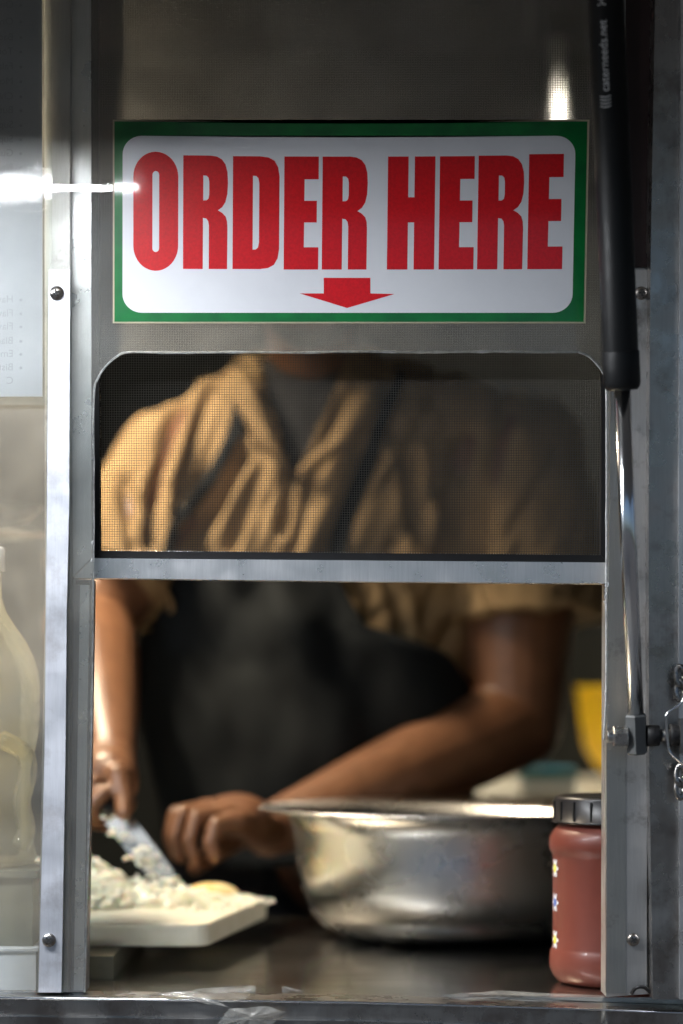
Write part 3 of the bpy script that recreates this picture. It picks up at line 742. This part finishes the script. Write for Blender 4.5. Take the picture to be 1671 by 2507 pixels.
tag(fin('onion_half', bm, M['onion_skin'], smooth=True), 'halved golden onion held under a hand on the board', 'onion')

# ------------------------------------------------------------------ knife
KA, KB, KT = Vector((-.305, .50, ZC - .075)), Vector((-.245, .455, ZC - .130)), Vector((-.172, .420, ZC - .2195))
knife = empty('kitchen_knife', KB, 'broad kitchen knife with black handle pushed into the chopped onion', 'knife')
ka = (KB - KA).normalized()
bm = bmesh.new(); lathe(bm, KA, ka, [(0, .008), (.003, .0115), (.03, .010), (.07, .0115), ((KB - KA).length, .009)], 14); fin('handle', bm, M['black_plastic'], knife, True)
bm = bmesh.new(); kd = (KT - KB).normalized(); side = kd.cross(Vector((0, 1, 0))).normalized()
if side.z > 0: side = -side
Lk = (KT - KB).length
outk = [(0, -.012), (.25, -.014), (.7, -.014), (.9, -.009), (1, 0), (.95, .006), (.6, .012), (.1, .014), (0, .013)]
f0 = [bm.verts.new(KB + kd * (Lk * a) + side * b + Vector((0, -.0008, 0))) for a, b in outk]; f1 = [bm.verts.new(KB + kd * (Lk * a) + side * b + Vector((0, .0008, 0))) for a, b in outk]
bm.faces.new(f0); bm.faces.new(f1[::-1])
for i in range(len(outk)): bm.faces.new((f0[i], f1[i], f1[(i + 1) % len(outk)], f0[(i + 1) % len(outk)]))
fin('blade', bm, M['blade'], knife)

# ------------------------------------------------------------------ the cook
person = empty('person', (-.02, .95, FL), 'cook in tan short-sleeved shirt and charcoal apron bending over the board, chopping onion', 'person')
def cone(bm, p0, r0, p1, r1, seg=20):
    p0, p1 = Vector(p0), Vector(p1); d = p1 - p0
    if d.length < 1e-5: return
    m = Matrix.Translation((p0 + p1) / 2) @ d.to_track_quat('Z', 'Y').to_matrix().to_4x4()
    bmesh.ops.create_cone(bm, cap_ends=True, segments=seg, radius1=r0, radius2=r1, depth=d.length, matrix=m)
def ball(bm, c, r, rot=None):
    r = (r, r, r) if isinstance(r, (int, float)) else r
    m = Matrix.Translation(Vector(c)) @ (rot or Matrix.Identity(4)) @ Matrix.Diagonal((*r, 1))
    bmesh.ops.create_icosphere(bm, subdivisions=3, radius=1, matrix=m)
def chain_(bm, pts):
    for (p, r), (q, s) in zip(pts, pts[1:]): cone(bm, p, r, q, s)
    for p, r in pts: ball(bm, p, r)
def Z_(x, y, z): return Vector((x, y, ZC + z))
def remesh(bm, voxel, it=6, fac=.5):
    me = bpy.data.meshes.new('tmp'); bm.to_mesh(me); bm.free()
    t = bpy.data.objects.new('tmp', me); COL.objects.link(t)
    md = t.modifiers.new('r', 'REMESH'); md.mode = 'VOXEL'; md.voxel_size = voxel
    if it:
        sm = t.modifiers.new('s', 'SMOOTH'); sm.factor = fac; sm.iterations = it
    dg = bpy.context.evaluated_depsgraph_get(); dg.update()
    out = bpy.data.meshes.new_from_object(t.evaluated_get(dg))
    bpy.data.objects.remove(t); bpy.data.meshes.remove(me)
    return out
def obj_from(name, me, mat, parent):
    me.materials.clear(); me.materials.append(mat)
    for p in me.polygons: p.use_smooth = True
    o = put(bpy.data.objects.new(name, me)); attach(o, parent); return o
SL, SR = Z_(-.222, .92, .285), Z_(.228, .93, .300)
EL, ER = Z_(-.312, .80, .085), Z_(.222, .885, -.035)
WL, WR = Z_(-.262, .56, -.062), Z_(-.085, .665, -.160)
bm = bmesh.new()
# trunk
for z, cx, cy, rx, ry in ((-.20, -.03, .985, .155, .12), (-.05, -.03, .975, .165, .13), (.10, -.025, .96, .165, .12), (.22, -.02, .945, .17, .11), (.31, -.02, .935, .165, .095)):
    ball(bm, Z_(cx, cy, z), (rx, ry, .11))
chain_(bm, [(SL, .072), (Z_(-.02, .945, .36), .075), (SR, .072)])
# neck, head bowed forwards
chain_(bm, [(Z_(-.03, .93, .38), .062), (Z_(-.042, .875, .49), .056)])
HC = Z_(-.040, .825, .565); HR = Matrix.Rotation(R(28), 4, 'X')
ball(bm, HC, (.077, .098, .115), HR)
def hp(x, y, z): return HC + (HR.to_3x3() @ Vector((x, y, z)))
ball(bm, hp(0, -.035, -.07), (.052, .05, .052), HR)      # jaw
ball(bm, hp(0, -.066, -.095), .020)                       # chin
chain_(bm, [(hp(0, -.092, .018), .010), (hp(0, -.112, -.022), .014)])   # nose
for s in (-1, 1):
    ball(bm, hp(s * .012, -.104, -.026), .010)
    ball(bm, hp(s * .03, -.086, .026), (.022, .012, .008), HR)          # brow
    ball(bm, hp(s * .077, .005, -.005), (.010, .022, .032), HR)         # ear
ball(bm, hp(0, -.090, -.056), (.024, .012, .006), HR); ball(bm, hp(0, -.088, -.067), (.021, .011, .007), HR)
# legs
for s in (-1, 1):
    chain_(bm, [(Vector((-.03 + s * .09, .99, FL + .86)), .098), (Vector((-.03 + s * .10, .97, FL + .47)), .064), (Vector((-.03 + s * .105, 1.0, FL + .24)), .057), (Vector((-.03 + s * .105, 1.02, FL + .085)), .042)])
    chain_(bm, [(Vector((-.03 + s * .107, 1.03, FL + .045)), .044), (Vector((-.03 + s * .125, .87, FL + .034)), .033)])
# arms
chain_(bm, [(SL, .076), (SL.lerp(EL, .55), .066), (EL, .055), (EL.lerp(WL, .28), .055), (EL.lerp(WL, .65), .044), (WL, .031)])
chain_(bm, [(SR, .080), (SR.lerp(ER, .6), .074), (ER, .060), (ER.lerp(WR, .28), .058), (ER.lerp(WR, .65), .044), (WR, .031)])
# right-of-picture hand: palm down on the onion, fingers curled over it
mc = [Z_(-.117, .533, -.141), Z_(-.132, .551, -.133), Z_(-.145, .570, -.129), Z_(-.155, .590, -.131)]     # little .. index knuckles
for k, p in enumerate(mc):
    cone(bm, WR, .026, p, .0120); ball(bm, p, .0128)
    ln = (.030, .038, .041, .037)[k]
    d0 = Vector((-.72, -.52, -.10)).normalized(); d0 = (d0 + Vector((0, .10 * (k - 1.5), 0))).normalized()
    p1 = p + d0 * ln; p2 = p1 + (Vector((-.25, -.35, -.9)).normalized()) * ln * .75; p3 = p2 + Vector((.30, -.15, -.94)).normalized() * ln * .55
    chain_(bm, [(p, .0118), (p1, .0098), (p2, .0086), (p3, .0074)])
ball(bm, (WR + mc[1] + mc[2]) / 3 + Vector((0, 0, .002)), (.042, .044, .026))
chain_(bm, [(WR.lerp(mc[3], .4), .020), (Z_(-.118, .640, -.165), .0150), (Z_(-.150, .600, -.185), .0115), (Z_(-.165, .560, -.196), .0090)])
# left-of-picture hand gripping the knife handle
ga = (KB - KA).normalized(); g0 = KA.lerp(KB, .42)
gu = (WL - g0); gu = (gu - ga * gu.dot(ga)).normalized(); gv = ga.cross(gu)
palm = g0 + gu * .034
cone(bm, WL, .029, palm + ga * .012, .027); cone(bm, WL, .027, palm - ga * .016, .023)
ball(bm, palm, (.034, .030, .036))
for k in range(4):
    c = KA.lerp(KB, .16 + k * .215); pts = []
    for j, an in enumerate((8, 62, 125, 190, 245)):
        rad = (.034, .029, .024, .0215, .0205)[j]
        q = R(an)
        pts.append((c + (gu * math.cos(q) - gv * math.sin(q)) * rad, (.0118, .0112, .0102, .0094, .0082)[j] * (.88 if k == 0 else 1)))
    chain_(bm, pts)
    cone(bm, palm, .02, pts[0][0], .0118)
tb = KA.lerp(KB, .98)
chain_(bm, [(palm + gv * .012 + ga * .01, .018), (g0 + gv * .031 + gu * .012 + ga * .026, .0135), (tb + gv * .022 + gu * .004 + ga * .0, .0108), (tb + gv * .016 - gu * .008 + ga * .018, .0088)])
body = obj_from('body', remesh(bm, .0031, 4, .5), M['skin'], person)

# shirt: remeshed volume, then folded
FOLDS = [  # polyline in photo pixels, half width px, depth m
    ([(474, 905), (440, 1000), (410, 1090), (388, 1165), (374, 1240), (366, 1330)], 17, .022),
    ([(560, 900), (505, 985), (470, 1080), (440, 1180), (428, 1260)], 14, .008),
    ([(596, 1118), (560, 1180), (505, 1265), (440, 1350)], 20, .018),
    ([(650, 1020), (640, 1140), (600, 1250), (560, 1345)], 16, .008),
    ([(690, 1045), (704, 1110), (712, 1180), (690, 1300)], 14, .012),
    ([(900, 1120), (868, 1200), (835, 1275), (800, 1360)], 24, .022),
    ([(1003, 1130), (1006, 1200), (1016, 1270), (1030, 1330)], 17, .016),
    ([(1150, 1080), (1120, 1180), (1100, 1260), (1075, 1350)], 22, .016),
    ([(1240, 1000), (1215, 1120), (1190, 1230), (1180, 1360)], 24, .014),
    ([(300, 1180), (320, 1260), (330, 1340)], 16, .014),
    ([(760, 1180), (740, 1260), (715, 1350)], 12, .007),
    ([(950, 1430), (985, 1500), (1000, 1580)], 16, .010),
    ([(1180, 1420), (1195, 1470), (1230, 1520)], 12, .006),
]
def polydist(px, py, pl_):
    best = np.full(px.shape, 1e9)
    for (a, b), (c, d) in zip(pl_, pl_[1:]):
        vx, vy = c - a, d - b; t = np.clip(((px - a) * vx + (py - b) * vy) / (vx * vx + vy * vy), 0, 1)
        best = np.minimum(best, np.hypot(px - a - t * vx, py - b - t * vy))
    return best
TOR = [(-.34, -.03, .985, .195, .155), (-.20, -.03, .98, .208, .175), (-.06, -.03, .972, .212, .180), (.08, -.025, .955, .205, .165), (.18, -.02, .945, .208, .150), (.27, -.018, .938, .212, .136), (.34, -.018, .935, .202, .118), (.395, -.02, .93, .165, .098), (.425, -.025, .925, .115, .082), (.445, -.03, .92, .080, .070)]
def tor(z):
    if z <= TOR[0][0]: return TOR[0][1:]
    for a, b in zip(TOR, TOR[1:]):
        if z <= b[0]:
            t = (z - a[0]) / (b[0] - a[0]); t = t * t * (3 - 2 * t)
            return tuple(a[i] + (b[i] - a[i]) * t for i in range(1, 5))
    return TOR[-1][1:]
bm = bmesh.new()
rings = []
zs = [-.11 + i * .555 / 40 for i in range(41)]
for z in zs:
    cx, cy, rx, ry = tor(z)
    rings.append([bm.verts.new(Z_(cx + rx * math.cos(q) * (1 if abs(math.cos(q)) < .98 else 1), cy + ry * math.sin(q), z)) for q in [2 * math.pi * i / 48 for i in range(48)]])
for a, b in zip(rings, rings[1:]):
    for i in range(48): bm.faces.new((a[i], a[(i + 1) % 48], b[(i + 1) % 48], b[i]))
bm.faces.new(rings[0][::-1]); bm.faces.new(rings[-1])
hL = SL.lerp(EL, .78); hR = SR.lerp(ER, .62) + Vector((.012, 0, 0))
cone(bm, Z_(-.085, .925, .385), .058, SL, .084, 28); cone(bm, Z_(.05, .925, .385), .058, SR, .089, 28)
cone(bm, SL, .086, hL, .082, 28); ball(bm, SL, .088)
cone(bm, SR, .092, hR, .104, 28); ball(bm, SR, .093)
me = remesh(bm, .0045, 9, .5)
n = len(me.vertices); co = np.empty(n * 3); me.vertices.foreach_get('co', co); co = co.reshape(-1, 3)
nr = np.array([v_.normal[:] for v_ in me.vertices])
px = 835.5 + co[:, 0] * F / (D + co[:, 1]); py = 1700 - (co[:, 2] - ZC) * F / (D + co[:, 1])
front = np.clip(-nr[:, 1] * 1.6 + .2, 0, 1)
disp = np.zeros(n)
for pl_, w, d in FOLDS:
    q = polydist(px, py, pl_)
    disp += -d * np.exp(-(q / w) ** 2) + d * .40 * np.exp(-((q - 2.0 * w) / (1.1 * w)) ** 2)
# small creases
sm_ = np.array([mnoise.noise(Vector((c[0] * 16 + c[2] * 9, c[1] * 14, c[2] * 7))) for c in co]) * .007 + np.array([mnoise.noise(Vector((c[0] * 40 + c[2] * 22, c[1] * 30, c[2] * 16))) for c in co]) * .002
th = R(62)
for k_, (fa, fb, am) in enumerate(((15, 3.2, .010), (34, 7, .0045))):
    qn = np.array([mnoise.noise(Vector(((c[0] * math.sin(th) + (c[2] - ZC) * -math.cos(th)) * fa, (c[0] * math.cos(th) + (c[2] - ZC) * math.sin(th)) * fb, c[1] * fb + 7 * k_))) for c in co])
    sm_ += -am * np.clip(1 - np.abs(qn) * 3.2, 0, 1) ** 2
# open collar: sink the shirt in a V so that the chest shows
vt = np.clip((1165 - py) / 260, 0, 1.2); inside = (py < 1170) & (np.abs(px - (716 + vt * 18)) < 6 + vt * 96)
disp = np.where(inside & (nr[:, 1] < .3), -.045, disp)
co += nr * ((disp * front) + sm_)[:, None]
me.vertices.foreach_set('co', co.ravel()); me.update()
SHIRT_BVH = BVHTree.FromPolygons([Vector(c) for c in co], [tuple(p.vertices) for p in me.polygons])
obj_from('shirt', me, M['shirt'], person)
# sleeve hems
for c, e, r in ((hL, (hL - SL).normalized(), .0845), (hR, (hR - SR).normalized(), .1035)):
    bm = bmesh.new(); u = e.orthogonal().normalized(); v = e.cross(u)
    ring = [c - e * .006 + (u * math.cos(q) + v * math.sin(q)) * (r + .0005 * math.sin(5 * q)) for q in np.linspace(0, 2 * math.pi, 60)]
    tube(bm, ring, .0035, 8); fin('sleeve_hem', bm, M['shirt'], person, True)
# collar flaps
def cloth(name, rows, thick, mat, parent):
    bm = bmesh.new(); g = [[bm.verts.new(p) for p in r_] for r_ in rows]
    for a, b in zip(g, g[1:]):
        for i in range(len(a) - 1): bm.faces.new((a[i], a[i + 1], b[i + 1], b[i]))
    bmesh.ops.recalc_face_normals(bm, faces=bm.faces)
    bmesh.ops.solidify(bm, geom=bm.faces[:], thickness=thick)
    return fin(name, bm, mat, parent, True)
def surf(px_, py_, off):
    """point on the torso front under a photo pixel, lifted by off"""
    y = .80
    for _ in range(12):
        p = W(px_, py_, y); cx, cy, rx, ry = tor(p.z - ZC)
        s = max(0.02, 1 - ((p.x - cx) / (rx + off)) ** 2); y = cy - (ry + off) * math.sqrt(s)
    return W(px_, py_, y)
def on_shirt(px_, py_, off):
    o_ = cam.location; d_ = (W(px_, py_, 1.0) - o_).normalized()
    h_ = SHIRT_BVH.ray_cast(o_, d_)[0]
    return (h_ - d_ * off) if h_ is not None else surf(px_, py_, off)
for pl1, pl2 in (([(612, 905), (640, 980), (672, 1060), (708, 1150)], [(560, 900), (575, 985), (622, 1075), (690, 1140)]), ([(880, 930), (850, 1000), (800, 1080), (726, 1155)], [(940, 930), (920, 1010), (870, 1085), (760, 1150)])):
    rows = [[surf(a + (c - a) * t, b + (d - b) * t, .010 + .012 * math.sin(math.pi * t)) for t in np.linspace(0, 1, 6)] for (a, b), (c, d) in zip(pl1, pl2)]
    cloth('collar', rows, .002, M['shirt'], person)
rows = [[surf(600 + 26 * j - (py_ - 900) * .0, py_, -.024) for j in range(12)] for py_ in range(880, 1180, 20)]
cloth('neck_shade_sheet', rows, .002, M['trousers'], person)  # dark sheet added in the collar opening to stand for shade
# apron bib, skirt and neck straps
rows = []
for i in range(47):
    pyv = 1385 + i * 16
    z = (1700 - pyv) * .000500
    tl = min(1, max(0, (pyv - 1385) / 250)); 
    xl = np.interp(pyv, [1385, 1450, 1560, 1690, 1850, 2000, 2200], [395, 376, 348, 330, 366, 400, 400])
    xr = np.interp(pyv, [1385, 1430, 1530, 1600, 1680, 2200], [820, 838, 890, 1090, 1150, 1160])
    row = []
    for j in range(53):
        pxv = xl + (xr - xl) * j / 52
        p = surf(pxv, pyv, .026)
        f = -.020 * math.exp(-(min(math.hypot((pxv - q[0]) / 1.0, (pyv - q[1])) for q in [(640 - 60 * s, 1420 + 170 * s) for s in np.linspace(-.3, 1, 12)]) / 55) ** 2)
        f += .017 * math.sin((pxv - .35 * (pyv - 1400)) / 46 + 1.2 * mnoise.noise(Vector((pxv / 150, pyv / 150, 4)))) * (1 - .6 * min(1, max(0, (pyv - 1500) / 400)))
        f += .006 * mnoise.noise(Vector((pxv / 90, pyv / 160, 0)))
        edge = min(j, 52 - j) / 6
        row.append(p + Vector((0, -max(f, -.024) * min(1, .35 + edge) - .006, 0)))
    rows.append(row)
cloth('apron', rows, .003, M['apron'], person)
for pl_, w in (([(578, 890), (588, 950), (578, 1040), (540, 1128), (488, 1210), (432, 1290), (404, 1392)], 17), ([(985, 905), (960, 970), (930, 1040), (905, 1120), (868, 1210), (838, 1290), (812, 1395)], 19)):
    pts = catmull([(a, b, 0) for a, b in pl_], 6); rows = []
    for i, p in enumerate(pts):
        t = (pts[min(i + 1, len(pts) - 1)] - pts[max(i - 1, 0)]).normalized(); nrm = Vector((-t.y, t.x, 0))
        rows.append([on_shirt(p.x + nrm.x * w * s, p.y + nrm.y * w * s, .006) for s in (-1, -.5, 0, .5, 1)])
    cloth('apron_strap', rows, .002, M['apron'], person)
# trousers, shoes, hair, eyes
bm = bmesh.new()
for s in (-1, 1):
    chain_(bm, [(Vector((-.03 + s * .085, .985, FL + .88)), .118), (Vector((-.03 + s * .10, .97, FL + .47)), .084), (Vector((-.03 + s * .105, 1.01, FL + .09)), .070)])
obj_from('trousers', remesh(bm, .009, 6), M['trousers'], person)
for s in (-1, 1):
    bm = bmesh.new(); chain_(bm, [(Vector((-.03 + s * .107, 1.04, FL + .052)), .050), (Vector((-.03 + s * .126, .86, FL + .042)), .040)])
    for v_ in bm.verts: v_.co.z = max(v_.co.z, FL + .001)
    obj_from('shoe', remesh(bm, .007, 4), M['rubber'], person)
bm = bmesh.new(); ball(bm, hp(0, .012, .030), (.083, .098, .102), HR); ball(bm, hp(0, .05, -.02), (.075, .06, .07), HR)
bmesh.ops.bisect_plane(bm, geom=bm.verts[:] + bm.edges[:] + bm.faces[:], plane_co=hp(0, -.055, .03), plane_no=HR.to_3x3() @ Vector((0, -1, -.35)), clear_outer=True)
fin('hair', bm, M['hair'], person, True)
bm = bmesh.new()
ball(bm, hp(0, -.036, -.077), (.056, .053, .050), HR); ball(bm, hp(0, -.066, -.098), .023)
bmesh.ops.bisect_plane(bm, geom=bm.verts[:] + bm.edges[:] + bm.faces[:], plane_co=hp(0, -.06, -.074), plane_no=HR.to_3x3() @ Vector((0, -.5, 1)), clear_outer=True)
fin('chin_shade', bm, M['hair'], person, True)  # dark shell added over the chin to stand for shade
bm = bmesh.new(); lathe(bm, Z_(-.03, .925, .385), (Z_(-.042, .875, .49) - Z_(-.03, .93, .38)), [(-.06, .085), (-.01, .074), (.015, .068), (.03, .064), (.032, .060)], 40, close=False); fin('neck_shade_ring', bm, M['trousers'], person, True)  # dark ring added round the neck to stand for shade
for s in (-1, 1):
    bm = bmesh.new(); bmesh.ops.create_uvsphere(bm, u_segments=16, v_segments=10, radius=.0115, matrix=Matrix.Translation(hp(s * .031, -.0825, .006)))
    fin('eye', bm, M['eye'], person, True)

# ------------------------------------------------------------------ back bench and things on it
bt = ZC - .143
bench = empty('back_bench', (.6, 1.45, FL), 'pale topped bench along the back of the kitchen', 'bench')
wbox('bench_top', (.05, 1.18, bt - .03), (1.45, 1.99, bt), M['wood'], bench, .003)
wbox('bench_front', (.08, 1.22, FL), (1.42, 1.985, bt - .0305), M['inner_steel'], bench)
tub = empty('yellow_tub', (W(1535, 0, 1.62).x, 1.62, bt), 'bright yellow round-bottomed plastic tub on the back bench', 'tub')
k2 = 3.62 / F; tx = W(1535, 0, 1.62).x
bm = bmesh.new(); h = (1920 - 1680) * k2
lathe(bm, (tx, 1.62, bt + .0004), (0, 0, 1), [(0, .014), (.002, .024), (.012, .036), (.035, .056), (.06, .069), (.10, .076), (h - .003, .082), (h, .0835), (h, .080), (.10, .072), (.04, .052), (.012, .02)], 40)
fin('tub_body', bm, M['yellow'], tub, True)
p = W(1345, 1950, 1.22)
box_o = empty('teal_box', (p.x, 1.25, bt), 'small flat teal box lying on the back bench beside the yellow tub', 'box')
wbox('carton', (W(1282, 0, 1.22).x, 1.22, bt + .0004), (W(1408, 0, 1.22).x, 1.30, bt + .022), M['pale_plastic'], box_o, .002)
wbox('box_lid', (W(1280, 0, 1.22).x, 1.218, bt + .0224), (W(1411, 0, 1.22).x, 1.303, bt + .038), M['teal'], box_o, .002)

glint = empty('glint_pipe', (.348, 1.66, 2.2), 'added steel pipe flaring down behind the sticker to catch a bright streak of light', 'pipe')  # made-up pipe, added only to give a bright reflected streak
bm = bmesh.new(); lathe(bm, (.348, 1.66, 2.18), (0, 0, 1), [(0, .044), (.06, .030), (.14, .020), (.24, .012), (.369, .010)], 40); fin('glint_cone', bm, M['steel'], glint, True)
bm = bmesh.new(); lathe(bm, (.348, 1.66, 2.17), (0, 0, 1), [(0, .047), (.012, .047), (.0125, .043)], 40); fin('glint_rim', bm, M['chrome'], glint, True)

# ------------------------------------------------------------------ left pane: jug, tub, tray, shelf
tubz = ZC - .157
tray = empty('pale_tray', (-.42, .07, CT), 'low pale plastic tray under the olive tub', 'tray')
wbox('tray_base', (-.62, .006, CT + .0004), (-.270, .145, CT + .040), M['pale_plastic'], tray, .004)
wbox('tray_rim', (-.622, .004, CT + .0404), (-.268, .147, CT + .0425), M['pale_plastic'], tray, .0008)
tb_ = empty('olive_tub', (-.42, .08, CT + .043), 'dull olive plastic tub under the cloudy jug', 'tub')
wbox('tub_body', (-.60, .022, CT + .043), (-.275, .135, tubz - .006), M['grey_plastic'], tb_, .006)
wbox('tub_lid', (-.605, .018, tubz - .0058), (-.271, .139, tubz), M['grey_plastic'], tb_, .002)
jx, jy = -.327, .078
jug = empty('cloudy_jug', (jx, jy, tubz), 'cloudy clear plastic jug with moulded grip', 'jug')
bm = bmesh.new()
prof = [(0, .034), (.003, .045), (.008, .0485), (.02, .0495), (.05, .0495), (.085, .0495), (.118, .050), (.128, .0502), (.131, .0488), (.134, .0502), (.146, .0506), (.149, .0495), (.152, .0506), (.165, .0505), (.178, .049), (.190, .0455), (.204, .0385), (.218, .029), (.232, .0200), (.245, .016), (.27, .0155)]
lathe(bm, (jx, jy, tubz + .0004), (0, 0, 1), prof, 64)
for v_ in bm.verts:   # moulded hand grip
    d = v_.co.x - jx; zz = v_.co.z - tubz
    if d > .008 and v_.co.y < jy + .03: v_.co.x -= .020 * math.exp(-((zz - .065) / .048) ** 6) * min(1, (d - .008) / .02) * (1 if v_.co.y < jy else .4)
fin('jug_body', bm, M['bottle'], jug, True)
bm = bmesh.new(); tube(bm, catmull([(jx + .020, jy - .040, tubz + .118), (jx + .040, jy - .026, tubz + .104), (jx + .043, jy - .026, tubz + .085), (jx + .038, jy - .028, tubz + .06), (jx + .042, jy - .026, tubz + .035), (jx + .036, jy - .030, tubz + .018)], 8), [.006] + [.0085 for i in range(39)] + [.006], 12)
fin('grip', bm, M['bottle'], jug, True)
bm = bmesh.new(); lathe(bm, (jx, jy, tubz + .27), (0, 0, 1), [(0, .019), (.02, .019), (.022, .017)], 24); fin('cap', bm, M['pale_plastic'], jug, True)
shelf = empty('hanging_pan', (-.40, .36, ZC + .18), 'shallow dark pan with glass lid edge on a shelf bracket', 'pan')
px0 = W(-130, 1255, .36)
bm = bmesh.new(); lathe(bm, (px0.x, .36, px0.z - .012), (0, 0, 1), [(0, .07), (.004, .085), (.016, .098), (.018, .098), (.018, .09)], 48); fin('pan_body', bm, M['black_plastic'], shelf, True)
bm = bmesh.new(); lathe(bm, (px0.x, .36, px0.z - .024), (0, 0, 1), [(0, .101), (.0015, .1015), (.003, .1012), (.0045, .09)], 48); fin('glass_lid', bm, M['acrylic'], shelf, True)
wbox('bracket', (-1.499, .33, px0.z - .034), (px0.x + .05, .39, px0.z - .025), M['inner_steel'], shelf)
